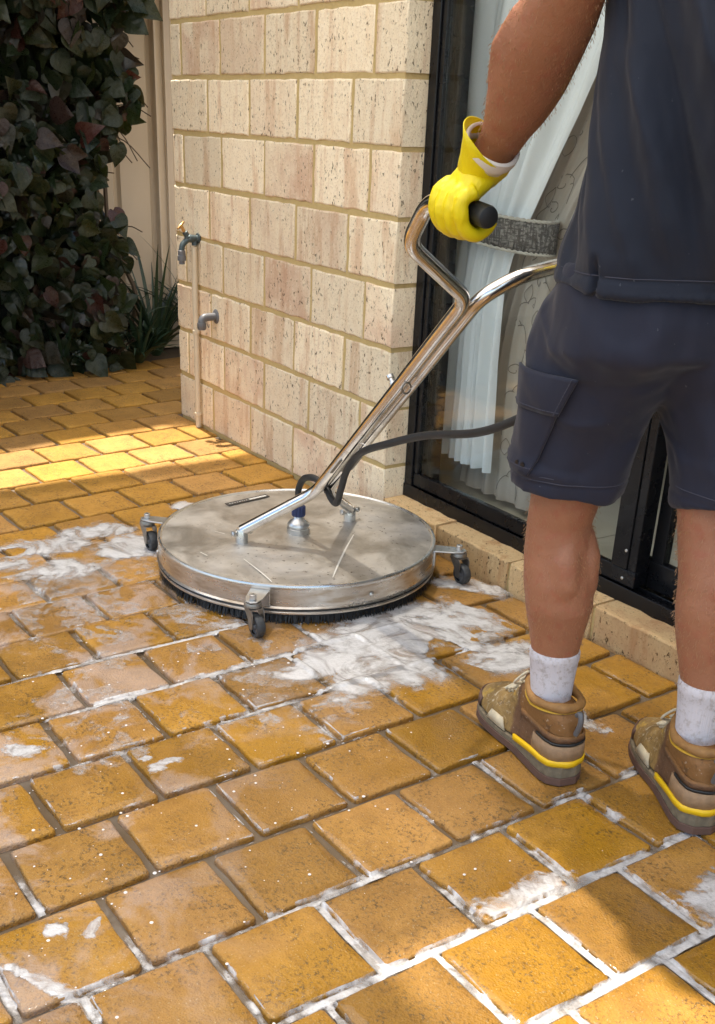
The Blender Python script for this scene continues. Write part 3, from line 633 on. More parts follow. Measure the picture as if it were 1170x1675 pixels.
def stroke(path, w):
    pts = [f_d(u, z) + Vector((0, -.0018, 0)) for u, z in path]
    for a, b in zip(pts[:-1], pts[1:]):
        d = (b - a); nrm = Vector((0, -1, 0)); s_ = d.cross(nrm).normalized() * w
        sp.add([a - s_, b - s_, b + s_, a + s_], [(0, 1, 2, 3)])
for k in range(30):
    zc = .16 + k * .062; uc = .70 + .22 * math.sin(k * 2.4) + rs.uniform(-.06, .06); sg = 1 if k % 2 else -1; s = rs.uniform(.8, 1.2)
    wz = interp(DR_R, zc) - interp(DR_L, zc)
    stroke([(uc + sg * (.018 * s * (1 - t / 14) * math.cos(t * .55)) / wz * 1.3, zc + .026 * s * (1 - t / 14) * math.sin(t * .55)) for t in range(13)], .0013)
    stroke([(uc + sg * (.018 + .03 * t / 8) / wz, zc - .045 * t / 8 + .02 * math.sin(t * .4)) for t in range(9)], .0012)
    for q in (-1, 1): stroke([(uc - sg * .03 / wz + q * .009 * math.sin(math.pi * t / 8) / wz, zc - .01 - .05 * t / 8) for t in range(9)], .0011)
sp.obj('scroll_print', M['print'], drape)
tie = thing('curtain_tieback', 'grey woven tieback band with rope edging round the curtains', 'tieback', (.13, .26, .85))
def band_pt(t, z): t = t * 1.22; a = math.pi * (1.0 + t); return Vector((.205 * math.cos(a), .062 * math.sin(a), z - .046 * t + .014 * math.sin(math.pi * t) * -1.0 + .034))
B().loft([[band_pt(k / 40, z) for k in range(41)] for z in (-.040, -.02, 0, .018, .036)], cap=False, closed=False).obj('band', M['tie'], tie, smooth=True, solid=.004)
for z in (-.042, .038):
    for q in (0, math.pi): B().tube([band_pt(k / 120, z) + Vector((0, .0022 * math.cos(k * .9 + q) - .002, .0022 * math.sin(k * .9 + q))) for k in range(121)], .0026, 6).obj('rope_edge', M['rope'], tie, smooth=True)

def shrink(b, c, k):
    b.v = [tuple(c[i] + (v[i] - c[i]) * k for i in range(3)) for v in b.v]; return b
# ================================================================== TAP AND DRAIN ELBOW ON THE WALL
tap = thing('garden_tap', 'weathered garden tap with brass handle on a cream riser pipe', 'tap', (-1.235, -.018, 0))
B().tube([(0, 0, 0), (.001, 0, .22), (-.001, 0, .45), (0, 0, .66)], .0105, 12).obj('riser_pipe', M['pvc'], tap, smooth=True)
for z in (.05, .36): B().lathe([(.0125, -.007), (.0135, -.005), (.0135, .005), (.0125, .007)], (0, 0, z), 12).obj('pipe_clip', M['pvc'], tap)
shrink(B().lathe([(.022, 0), (.022, .005), (.014, .008), (.012, .018)], (.004, .018, .69), 16, (0, -1, 0)), (0, .01, .685), .80).obj('wall_flange', M['tapblue'], tap, smooth=True)
shrink(B().tube(curve_pts([(.004, .012, .69), (.002, -.02, .69), (0, -.036, .684), (-.002, -.058, .664), (-.002, -.064, .640)], 5), [.014, .014, .015, .016, .017, .018, .018, .017, .016, .015, .014, .013, .013, .013, .013, .013, .013, .013, .013, .013, .013], 12), (0, .01, .685), .80).obj('spout', M['tapblue'], tap, smooth=True)
shrink(B().tube([(0, 0, .66), (0, 0, .682)], .0135, 10), (0, .01, .685), .80).obj('elbow_joint', M['tapblue'], tap, smooth=True)
bon = Vector((-.006, -.55, .83)).normalized()
shrink(B().lathe([(.017, 0), (.017, .012), (.013, .015), (.013, .034), (.010, .036)], (0, -.028, .690), 8, bon), (0, .01, .685), .80).obj('bonnet', M['tapblue'], tap)
hd = shrink(B().tube([Vector((0, -.028, .690)) + bon * .036, Vector((0, -.028, .690)) + bon * .066], .0075, 10), (0, .01, .685), .80).obj('spindle', M['brass'], tap, smooth=True)
hc_ = Vector((0, -.028, .690)) + bon * .068; hx = Vector((.35, -.75, -.5)).normalized()
shrink(B().tube([hc_ - hx * .026, hc_ - hx * .024, hc_ + hx * .024, hc_ + hx * .026], [.004, .0055, .0055, .004], 8), (0, .01, .685), .80).obj('tee_handle', M['brass'], tap, smooth=True)
cn = shrink(B().lathe([(.014, 0), (.017, -.003), (.017, -.022), (.020, -.024), (.020, -.044), (.013, -.046), (.013, -.060)], (-.002, -.064, .642), 14), (0, .01, .685), .80).obj('hose_connector', M['greypl'], tap, smooth=True)
elb = thing('drain_elbow', 'grey plastic drain elbow projecting from the brick wall', 'pipe', (-1.098, -.002, .436)); elb.scale = (.85, .85, .85)
B().lathe([(.030, 0), (.030, .003), (.024, .007), (.018, .009)], (0, .001, 0), 20, (0, -1, 0)).obj('flange', M['greypl'], elb, smooth=True)
B().tube(bent([(0, -.004, 0), (0, -.068, 0), (0, -.068, -.050)], .022, 8), .0165, 16).obj('elbow', M['greypl'], elb, smooth=True)
B().lathe([(.019, 0), (.0195, -.002), (.0195, -.022), (.018, -.024)], (0, -.068, -.022), 16).obj('socket', M['greypl'], elb, smooth=True)
B().tube(curve_pts([(0, -.045, -.016), (.002, -.042, -.034), (0, -.036, -.044), (-.002, -.033, -.030)], 4), .0016, 5).obj('wire_loop', M['greypl'], elb)

# ================================================================== SURFACE CLEANER
CX, CY, DT, DR = .183, -.405, .100, .3717
cl = thing('surface_cleaner', 'round stainless steel floor surface cleaner with tubular push handle on casters', 'cleaning machine', (CX, CY, 0))
dk = B().lathe([(DR - .012, .092), (DR - .012, .0965), (DR - .010, .0985), (DR * .80, DT + .0005), (DR * .4, DT + .002), (.001, DT + .003)], n=96).obj('deck', M['steel'], cl, smooth=True)
B().lathe([(DR - .014, .092), (DR - .012, .0985), (DR - .007, .1018), (DR - .002, .1010), (DR, .0970), (DR, .094), (DR - .001, .090)], n=96, cap=False).obj('rim', M['bright'], cl, smooth=True)
bd = B().lathe([(DR - .001, .0905), (DR - .001, .046), (DR + .0015, .0445), (DR + .0035, .042), (DR + .0015, .0395), (DR - .001, .038), (DR - .001, .033), (DR + .001, .031), (DR + .001, .027), (DR - .010, .026)], n=96, cap=False).obj('side_band', M['band'], cl, smooth=True)
B().lathe([(DR + .0006, .0385), (DR + .0022, .0365), (DR + .0006, .0345)], n=96, cap=False).obj('band_groove', M['rubber'], bd, smooth=True)
for a in (-1, 168, 250): B().lathe([(.006, 0), (.006, .002), (.003, .0045)], (math.cos(R(a)) * DR, math.sin(R(a)) * DR, .064), 8, (math.cos(R(a)), math.sin(R(a)), 0)).obj('rivet', M['bright'], bd)
br = B(); rbz = random.Random(9)
br.lathe([(DR - .011, .030), (DR - .009, .016), (DR - .016, .014), (DR - .018, .030)], n=96, cap=False)
for k in range(2600):
    a = rbz.uniform(0, 2 * math.pi); r0 = DR - .011 + rbz.uniform(-.006, .006); r1 = r0 + rbz.uniform(-.006, .012); da = rbz.uniform(-.012, .012); w = .0018
    p = Vector((math.cos(a) * r0, math.sin(a) * r0, .030)); q = Vector((math.cos(a + da) * r1, math.sin(a + da) * r1, rbz.uniform(.000, .006))); s = Vector((-math.sin(a), math.cos(a), 0)) * w
    br.add([p - s, p + s, q + s * .5, q - s * .5], [(0, 1, 2, 3)])
tag(br.obj('brush_skirt', M['bristle'], cl), kind='stuff')
def L3(x, y, z): return Vector((x - CX, y - CY, z))
# name plate with illegible print
px = (Vector((-.104, -.333, 0)) - Vector((-.085, -.474, 0))).normalized(); py = Vector((0, 0, 1)).cross(px); pc = L3(-.106, -.402, DT + .0026)
pm = Matrix((px, py, Vector((0, 0, 1)))).transposed().to_4x4(); pm.translation = pc
pl_ = B().box((-.072, -.011, 0), (.072, .011, .0012), pm).obj('name_plate', M['plate'], cl)
wm = B(); x = .006
while x < .060: w = rbz.uniform(.004, .008); wm.box((x, -.0045, .0012), (x + w, .0050, .0016), pm); x += w + .0012
x = -.064
while x < .0: w = rbz.uniform(.003, .006); wm.box((x, -.0015, .0012), (x + w, .0015, .0015), pm); x += w + .004
wm.obj('plate_print', M['platemark'], pl_)
for pts, w in (([(.274, -.283), (.354, -.36), (.439, -.437), (.500, -.490)], .0021), ([(.291, -.624), (.374, -.627), (.42, -.630), (.455, -.634)], .0018), ([(.20, -.70), (.23, -.695)], .0014), ([(.08, -.60), (.11, -.585)], .0012)):
    P = curve_pts([L3(a, b, DT + .0026) for a, b in pts], 6) if len(pts) > 2 else [L3(a, b, DT + .0026) for a, b in pts]; sc = B()
    for i in range(len(P) - 1):
        s = (P[i + 1] - P[i]).cross(Vector((0, 0, 1))).normalized(); w0 = w * (.3 + .7 * math.sin(math.pi * (i + .3) / len(P))) + .0004; w1 = w * (.3 + .7 * math.sin(math.pi * (i + 1.3) / len(P))) + .0004
        sc.add([P[i] - s * w0, P[i + 1] - s * w1, P[i + 1] + s * w1, P[i] + s * w0], [(0, 1, 2, 3)])
    sc.obj('scratch', M['scratch'], dk)
# swivel hub and hose
hub = B().lathe([(.031, .101), (.031, .116), (.028, .118), (.028, .121), (.030, .122), (.030, .127), (.024, .135), (.015, .142), (.013, .150)], L3(.189, CY, 0), 28).obj('swivel_hub', M['bright'], cl, smooth=True)
cap_ = B(); ring = []
for z, sc_ in ((.149, .92), (.152, 1), (.174, 1), (.177, .9)):
    ring.append([L3(.189, CY, 0) + Vector((math.cos(2 * math.pi * k / 48), math.sin(2 * math.pi * k / 48), 0)) * (.0185 if k % 4 < 2 else .0168) * sc_ + Vector((0, 0, z)) for k in range(48)])
cap_.loft(ring).obj('collar_nut', M['blue'], hub)
B().lathe([(.0105, .177), (.0105, .196), (.009, .198)], L3(.189, CY, 0), 16).obj('ferrule', M['cast'], hub, smooth=True)
hose = [(.189, -.405, .190), (.187, -.405, .222), (.214, -.405, .258), (.262, -.402, .272), (.320, -.402, .262), (.350, -.408, .248), (.388, -.414, .246), (.415, -.420, .290), (.450, -.426, .352), (.510, -.428, .408), (.600, -.425, .450), (.726, -.41, .500), (.887, -.405, .545), (1.00, -.405, .598), (1.09, -.39, .660), (1.14, -.34, .745), (1.15, -.28, .83), (1.14, -.225, .900), (1.135, -.205, .922)]
hz = B().tube(curve_pts([L3(*p) for p in hose], 10), .0088, 12).obj('pressure_hose', M['rubber'], cl, smooth=True)
# fork mounts
for y in (-.573, -.231):
    x = .185 if y < -.4 else .172; mt = B().lathe([(.0165, .1), (.0165, .137), (.0155, .139)], L3(x, y, 0), 18).obj('fork_mount', M['bright'], cl, smooth=True)
    B().tube([L3(x, y - .028, .130), L3(x, y + .028, .130)], .0045, 8).obj('pivot_bolt', M['bright'], mt, smooth=True)
    for s in (-1, 1): B().lathe([(.0085, 0), (.0085, .006), (.006, .008)], L3(x, y + s * .022, .130), 6, (0, s, 0)).obj('bolt_head', M['bright'], mt)
TR = .0150
for y, s in ((-.573, -1), (-.231, 1)):                                   # two bent tubes side by side, opening to the two grips
    yy = CY + s * .0165; x0 = .185 if s < 0 else .172
    path = [(x0, y, .134), (.300, yy - .0 * s, .250), (.842, yy, .800)]
    path += ([(.885, -.600, .912), (.950, -.608, .988), (1.035, -.620, .990), (1.138, -.636, .980)] if s < 0 else [(.880, -.330, .842), (.905, -.205, .868), (.975, -.200, .930), (1.06, -.20, .935), (1.14, -.20, .930)])
    B().tube(bent([L3(*p) for p in path], .034, 8), TR, 16).obj('handle_tube', M['chrome'], cl, smooth=True)
    e = L3(*path[-1]); d = (L3(*path[-1]) - L3(*path[-2])).normalized()
    B().lathe([(.0165, -.10), (.0180, -.098), (.0180, .004), (.0165, .010), (.010, .0125)], e, 20, d).obj('rubber_grip', M['rubber'], cl, smooth=True)
pd = Vector((.542, 0, .550)).normalized(); pn = Vector((-.71, 0, .70))
for t, sgn in ((.46, 1),):
    c0 = L3(.300, CY, .250) + pd * t
    B().lathe([(.009, 0), (.009, .006), (.0055, .008), (.0055, .016), (.009, .017), (.009, .024)], c0 + pn * .012 + Vector((0, -.0165, 0)), 10, pn).obj('clamp_bolt', M['bright'], cl, smooth=True)
B().tube([L3(.300, CY, .250) + pd * .50 - pn * .022 + Vector((0, -.02, 0)) + Vector((0, .012 * math.cos(a), .012 * math.sin(a))) for a in [k * .5 for k in range(13)]], .0022, 6).obj('wire_eye', M['cast'], cl, smooth=True)
tb = B().box((-.002, -.0320, -.012), (.060, .0320, -.008), Matrix.Translation(L3(.300, CY, .250) + pd * .12) @ Matrix.Rotation(-math.atan2(pd.z, pd.x), 4, 'Y')).obj('bridge_plate', M['cast'], cl, bevel=.001)
clip = L3(.505, -.424, .412); B().tube([clip + Vector((.016 * math.cos(a) * .7, .004 * math.sin(2 * a), .016 * math.sin(a))) for a in [k * .42 for k in range(16)]], .0013, 6).obj('hose_tie', M['bright'], cl, smooth=True)
# casters
for a in (223, 316, 49, 136):
    d = Vector((math.cos(R(a)), math.sin(R(a)), 0)); s = Vector((-d.y, d.x, 0)); pv = d * .435
    bm_ = Matrix((d, s, Vector((0, 0, 1)))).transposed().to_4x4(); bp = B(); rings = []
    out = [(DR - .004, -.024), (.425, -.021), (.447, -.014), (.455, 0), (.447, .014), (.425, .021), (DR - .004, .024)]
    bp.loft([[bm_ @ Vector((x, y, z)) for x, y in out] for z in (.0845, .0880)]); bp.box((DR - .002, -.024, .046), (DR + .003, .024, .0844), bm_)
    bk = bp.obj('caster_bracket', M['bright'], cl, bevel=.0008)
    B().lathe([(.0085, .0885), (.0085, .1005), (.0075, .1015), (.004, .1015), (.004, .097), (.001, .097)], pv, 12).obj('socket_bolt', M['bright'], bk)
    cs = B().lathe([(.011, .0840), (.020, .0825), (.0215, .078), (.0215, .073), (.018, .069), (.012, .068)], pv, 24).obj('swivel_race', M['cast'], cl, smooth=True)
    wc = pv + Vector((.020, 0, .0275)); fk = B()
    for sy in (-1, 1):
        y = sy * .0155; prof = [(-.017, .070), (.020, .070), (.027, .060), (.027, .026), (.021, .019), (.013, .021), (.004, .045)]
        rg = [[pv + Vector((x, y + o, z)) for x, z in prof] for o in (-.0012, .0012)]; fk.loft(rg)
    fk.box((-.017, -.0142, .0675), (.020, .0142, .0700), Matrix.Translation(pv)); fk.obj('caster_fork', M['cast'], cs)
    wh = B().lathe([(.018, -.0105), (.0245, -.0105), (.0270, -.008), (.0275, -.003), (.0275, .003), (.0270, .008), (.0245, .0105), (.018, .0105)], wc, 28, (0, 1, 0), cap=False).obj('caster_wheel', M['wheel'], cl, smooth=True)
    B().lathe([(.0065, -.012), (.008, -.006), (.0185, -.0055), (.0185, .0055), (.008, .006), (.0065, .012)], wc, 24, (0, 1, 0)).obj('wheel_hub', M['greypl'], wh, smooth=True)

# ================================================================== PERSON
per = thing('person', 'person in navy shirt and cargo shorts pushing the machine, yellow gloves and work boots', 'person', (1.38, -.43, 0))
P0 = Vector((1.38, -.43, 0))
VR = Vector((_R.x, _R.y, 0)).normalized()
def limb(b, st, ref=VR, n=20):
    pts = [Vector(s[0]) - P0 for s in st]; rings = []
    for i, s in enumerate(st):
        t = (pts[min(i + 1, len(pts) - 1)] - pts[max(i - 1, 0)]).normalized(); u = (ref - t * ref.dot(t)).normalized(); w = t.cross(u)
        ru, rv = s[1], (s[2] if len(s) > 2 else s[1])
        rings.append([pts[i] + u * ru * math.cos(2 * math.pi * k / n) + w * rv * math.sin(2 * math.pi * k / n) for k in range(n)])
    return b.loft(rings)
XV = Vector((1, 0, 0))
body = B()
limb(body, [((1.36, -.43, .80), .10, .16), ((1.36, -.42, .95), .11, .16), ((1.39, -.42, 1.12), .11, .165), ((1.405, -.42, 1.28), .12, .175), ((1.40, -.42, 1.40), .115, .19), ((1.40, -.42, 1.47), .085, .15), ((1.40, -.42, 1.51), .06, .075), ((1.385, -.42, 1.56), .055, .056), ((1.37, -.42, 1.60), .055, .055)], XV, 28)
# head: cranium, jaw, nose, ears
for st in ([((1.352, -.42, 1.555), .045, .042), ((1.342, -.42, 1.575), .072, .058), ((1.352, -.42, 1.62), .088, .068), ((1.36, -.42, 1.67), .095, .074), ((1.365, -.42, 1.72), .095, .075), ((1.367, -.42, 1.76), .078, .063), ((1.368, -.42, 1.785), .04, .034)],):
    limb(body, st, XV, 24)
limb(body, [((1.275, -.42, 1.675), .010, .009), ((1.262, -.42, 1.650), .014, .014), ((1.250, -.42, 1.635), .013, .017), ((1.262, -.42, 1.625), .010, .012)], XV, 10)
for s in (-1, 1): limb(body, [((1.375, -.42 + s * .070, 1.632), .010, .006), ((1.38, -.42 + s * .080, 1.655), .016, .007), ((1.382, -.42 + s * .083, 1.682), .018, .007), ((1.378, -.42 + s * .076, 1.695), .010, .006)], XV, 10)
# arms
limb(body, [((1.098, -.606, 1.060), .034, .027), ((1.118, -.605, 1.083), .0345, .028), ((1.139, -.609, 1.107), .0390, .033), ((1.160, -.614, 1.131), .0480, .040), ((1.178, -.618, 1.154), .0545, .044), ((1.195, -.623, 1.177), .0590, .048), ((1.213, -.629, 1.198), .0600, .049), ((1.232, -.635, 1.218), .0600, .049), ((1.266, -.642, 1.254), .0560, .048), ((1.300, -.652, 1.290), .048, .047), ((1.325, -.655, 1.36), .050, .050), ((1.345, -.635, 1.43), .055, .055), ((1.365, -.59, 1.475), .055, .058), ((1.385, -.53, 1.48), .05, .06)])
limb(body, [((1.140, -.625, 1.140), .016, .016), ((1.165, -.645, 1.172), .026, .020), ((1.195, -.662, 1.210), .031, .024), ((1.230, -.668, 1.246), .027, .020), ((1.270, -.660, 1.280), .016, .014)], n=12)      # the muscle along the outer forearm
limb(body, [((1.150, -.195, 1.000), .034, .028), ((1.20, -.185, 1.075), .044, .04), ((1.26, -.175, 1.16), .052, .046), ((1.33, -.17, 1.25), .046, .046), ((1.37, -.18, 1.35), .052, .05), ((1.395, -.215, 1.43), .055, .055), ((1.40, -.26, 1.475), .055, .058), ((1.40, -.31, 1.48), .05, .06)])
# legs
limb(body, [((1.315, -.495, .88), .092), ((1.28, -.50, .74), .084), ((1.258, -.50, .60), .066), ((1.252, -.50, .533), .0595, .060), ((1.243, -.498, .489), .0560, .058), ((1.244, -.495, .431), .0590, .060), ((1.253, -.492, .381), .0630, .064), ((1.261, -.490, .330), .0605, .060), ((1.260, -.487, .280), .0505, .050), ((1.261, -.485, .235), .0430, .043), ((1.266, -.486, .16), .036), ((1.275, -.487, .09), .034)])
limb(body, [((1.40, -.365, .88), .090), ((1.430, -.350, .74), .080), ((1.448, -.350, .63), .064), ((1.446, -.357, .565), .0595, .060), ((1.460, -.36, .50), .0560, .058), ((1.480, -.36, .44), .0600, .060), ((1.489, -.36, .39), .0635, .064), ((1.492, -.36, .34), .0580, .058), ((1.498, -.36, .29), .049, .049), ((1.503, -.36, .25), .043), ((1.506, -.362, .17), .036), ((1.512, -.365, .09), .034)])
for (cx, cy, dz) in ((1.253, -.492, 0), (1.486, -.36, .01)):              # the two heads of each calf and the tendon below
    limb(body, [((cx + .022, cy - .022, .475 + dz), .018, .016), ((cx + .034, cy - .024, .43 + dz), .027, .026), ((cx + .038, cy - .022, .385 + dz), .028, .028), ((cx + .030, cy - .018, .335 + dz), .020, .020), ((cx + .022, cy - .010, .295 + dz), .012, .012)], n=12)
    limb(body, [((cx + .020, cy + .026, .475 + dz), .018, .016), ((cx + .030, cy + .028, .43 + dz), .027, .026), ((cx + .034, cy + .026, .375 + dz), .028, .028), ((cx + .027, cy + .018, .315 + dz), .018, .018), ((cx + .022, cy + .010, .275 + dz), .011, .011)], n=12)
    limb(body, [((cx + .034, cy + .002, .30 + dz), .016, .012), ((cx + .036, cy + .004, .25 + dz), .013, .011), ((cx + .040, cy + .004, .20 + dz), .012, .010)], n=10)
bo = fuse(body, 'body', .005, 7, M['skin'], per)
lh = B(); rhr = random.Random(4); pl = [p for p in bo.data.polygons if (.24 < p.center.z < .56) or (1.08 < p.center.z < 1.34 and p.center.y < -.14)]
for k in range(5200):
    p = rhr.choice(pl); c = p.center + Vector((rhr.uniform(-.003, .003), rhr.uniform(-.003, .003), rhr.uniform(-.003, .003))); nrm = p.normal
    d = (nrm * .55 + Vector((rhr.uniform(-.5, .5), rhr.uniform(-.5, .5), -1.0))).normalized() * rhr.uniform(.004, .009); sd = d.cross(nrm).normalized() * .00016
    lh.add([c - sd, c + sd, c + d * .6 + nrm * .001, c + d], [(0, 1, 2), (0, 2, 3)])
tag(lh.obj('limb_hair', M['limbhair'], per), kind='stuff')
hairb = B(); limb(hairb, [((1.395, -.42, 1.60), .050, .060), ((1.40, -.42, 1.66), .075, .079), ((1.385, -.42, 1.72), .092, .081), ((1.375, -.42, 1.765), .082, .068), ((1.372, -.42, 1.797), .045, .04)], XV, 20); fuse(hairb, 'hair', .006, 4, M['hair'], per)
for s in (-1, 1): B().lathe([(.001, -.011), (.009, -.006), (.0115, 0), (.009, .006), (.001, .011)], Vector((1.275, -.42 + s * .032, 1.676)) - P0, 12).obj('eye', M['eye'], per, smooth=True)

# ---- shirt
sb = B()
limb(sb, [((1.346, -.42, .896), .151, .206), ((1.347, -.42, .925), .146, .201), ((1.358, -.42, .97), .141, .196), ((1.377, -.42, 1.06), .140, .195), ((1.396, -.42, 1.13), .140, .198), ((1.406, -.42, 1.22), .143, .204), ((1.400, -.42, 1.28), .144, .208), ((1.40, -.42, 1.40), .136, .215), ((1.40, -.42, 1.47), .108, .19), ((1.40, -.42, 1.515), .07, .105), ((1.392, -.42, 1.545), .062, .066)], XV, 40)
limb(sb, [((1.322, -.655, 1.335), .072, .070), ((1.34, -.645, 1.40), .075, .072), ((1.365, -.60, 1.46), .072, .072), ((1.39, -.52, 1.475), .06, .07)])
limb(sb, [((1.352, -.165, 1.30), .072, .070), ((1.385, -.19, 1.40), .075, .072), ((1.40, -.245, 1.46), .072, .072), ((1.40, -.32, 1.475), .06, .07)])
def shirt_disp(co, no):
    x, y, z = co[:, 0] + P0.x, co[:, 1] + P0.y, co[:, 2]; a = np.arctan2(y + .42, x - 1.38)
    f1 = fbm(a * 2.6 + z * 3.2, z * 1.3, oct=3, s=3) - .5; f2 = fbm(a * 4.0 + z * 6.5 + 4, z * 1.0, oct=3, s=9) - .5
    d = .038 * f1 + .026 * f2 * sstep(.9, 1.1, z); seam = np.exp(-((a + math.pi / 2 + .02) / .016) ** 2) * (1 - sstep(.928, .955, z)) * -.014
    hem = -.0022 * np.exp(-((z - .917) / .004) ** 2) + .0015 * (1 - sstep(.917, .921, z))
    ph_ = (a + 1.05 - (1.25 - z) * 1.15); diag = (np.exp(-(ph_ / .10) ** 2) * .034 - np.exp(-((ph_ - .22) / .09) ** 2) * .016 + np.exp(-((ph_ + .42) / .08) ** 2) * .012) * sstep(.90, 1.02, z)
    rg = 1 - np.abs(2 * fbm(a * 2.2 + z * 4.5, z * 2.2, oct=2, s=57) - 1); cre = sstep(.80, 1.0, rg) * .008 * sstep(.91, 1.0, z)
    return d * sstep(.896, .95, z) * .9 + d * .4 + seam + hem + diag + cre
fuse(sb, 'shirt', .0045, 5, M['shirt'], per, shirt_disp)

def ring_stitch(ob, name, cx, cy, z, parent):
    t_ = BVHTree.FromPolygons([v.co.copy() for v in ob.data.vertices], [tuple(p.vertices) for p in ob.data.polygons]); pts = []
    for k in range(91):
        d = Vector((math.cos(R(4 * k)), math.sin(R(4 * k)), 0)); h = t_.ray_cast(Vector((cx, cy, z)) - P0 + d * .4, -d); pts.append(h[0] + d * .0004 if h[0] else None)
    run = []
    for p in pts + [None]:
        if p is None or (run and (p - run[-1]).length > .05):
            if len(run) > 3: B().tube(run, .0008, 5).obj(name, M['crease'], parent)
            run = [p] if p is not None else []
        else: run.append(p)
ring_stitch(bpy.data.objects['shirt'], 'hem_stitching', 1.346, -.42, .921, bpy.data.objects['shirt'])
# ---- shorts
sh_ = B()
limb(sh_, [((1.338, -.43, .93), .134, .185), ((1.336, -.43, .86), .140, .191), ((1.330, -.43, .80), .146, .194), ((1.338, -.43, .760), .125, .160), ((1.350, -.428, .738), .080, .100)], XV, 36)
limb(sh_, [((1.320, -.475, .88), .120, .125), ((1.302, -.485, .81), .124, .126), ((1.278, -.498, .745), .116, .110), ((1.262, -.50, .68), .107, .102), ((1.251, -.50, .61), .101, .096), ((1.246, -.50, .553), .103, .097)], XV, 28)
limb(sh_, [((1.350, -.385, .88), .120, .125), ((1.385, -.370, .81), .122, .122), ((1.418, -.345, .745), .113, .105), ((1.442, -.338, .68), .105, .100), ((1.460, -.335, .61), .101, .096), ((1.470, -.335, .562), .103, .097)], XV, 28)
def shorts_disp(co, no):
    x, y, z = co[:, 0] + P0.x, co[:, 1] + P0.y, co[:, 2]
    f1 = fbm(x * 9 + z * 3, y * 9, z * 5, oct=3, s=31) - .5; f2 = fbm(x * 20, y * 20, z * 9 + x * 8, oct=2, s=41) - .5
    rg = 1 - np.abs(2 * fbm(x * 7 + z * 9, y * 7 - z * 4, z * 3, oct=2, s=51) - 1); cre = sstep(.80, 1.0, rg) * .006 * (.4 + sstep(.5, .75, vnoise(x * 5, y * 5, z * 5, 71)))
    return .024 * f1 + .010 * f2 + cre - .0015 * np.exp(-((z - .578) / .003) ** 2) * (z < .6)
so = fuse(sh_, 'shorts', .0045, 26, M['shorts'], per, shorts_disp)
ring_stitch(so, 'hem_stitching', 1.247, -.50, .582, so); ring_stitch(so, 'hem_stitching', 1.468, -.335, .590, so)
bvh = BVHTree.FromPolygons([v.co.copy() for v in so.data.vertices], [tuple(p.vertices) for p in so.data.polygons])
def leg_axis(z): t = (z - .553) / (.745 - .553); return Vector((1.246 + (1.276 - 1.246) * t, -.50, z)) - P0
def on_leg(deg, z, off):
    c = leg_axis(z); d = Vector((math.cos(R(deg)), math.sin(R(deg)), 0)); h = bvh.ray_cast(c + d * .3, -d)
    return (h[0] if h[0] else c + d * .105) + d * off
def patch(a_of, z0, z1, off, na=16, nz=10, tuck=.004):
    rows = []
    for k in range(nz + 1):
        z = z1 + (z0 - z1) * k / nz; a0, a1 = a_of(z, k / nz); rows.append([on_leg(a0 + (a1 - a0) * i / na, z + .004 * math.sin(i / na * math.pi) * 0, off + .0025 * math.sin(math.pi * i / na) * math.sin(math.pi * k / nz)) for i in range(na + 1)])
    inner = [[p - (p - leg_axis(p.z)).normalized() * (off + tuck) if False else p for p in r] for r in rows]
    b = B(); b.loft(rows, cap=False, closed=False); return b, rows
def amap(tab, z): 
    for (z0, a), (z1, b) in zip(tab[:-1], tab[1:]):
        if z >= z1: return b + (a - b) * (z - z1) / (z0 - z1)
    return tab[-1][1]
PA = [(.77, 304), (.70, 293), (.588, 277), (.55, 274)]
b1, r1 = patch(lambda z, t: (236, amap(PA, z)), .590, .715, .0045); pk = b1.obj('cargo_pocket', M['shorts'], per, smooth=True, solid=.005)
b2, r2 = patch(lambda z, t: (234, amap(PA, z) + 2), .700, .764, .0095); fl = b2.obj('pocket_flap', M['shorts'], per, smooth=True, solid=.004)
def stitch(path, parent):
    for k in range(0, len(path) - 1): B().tube([path[k].lerp(path[k + 1], .12), path[k].lerp(path[k + 1], .88)], .0009, 5).obj('stitching', M['crease'], parent)
o1 = lambda p: p + (p - leg_axis(p.z)).normalized() * .0024
stitch([o1(p) for p in r2[-2]], fl); stitch([o1(r[-2]) for r in r2], fl); stitch([o1(p) for p in r1[-2]], pk)
for dg_ in (262, 270): B().lathe([(.0028, 0), (.0046, 0), (.0046, .0015), (.0028, .0015)], on_leg(dg_, .606, .0075), 12, (math.cos(R(dg_)), math.sin(R(dg_)), 0)).obj('eyelet', M['black'], pk)

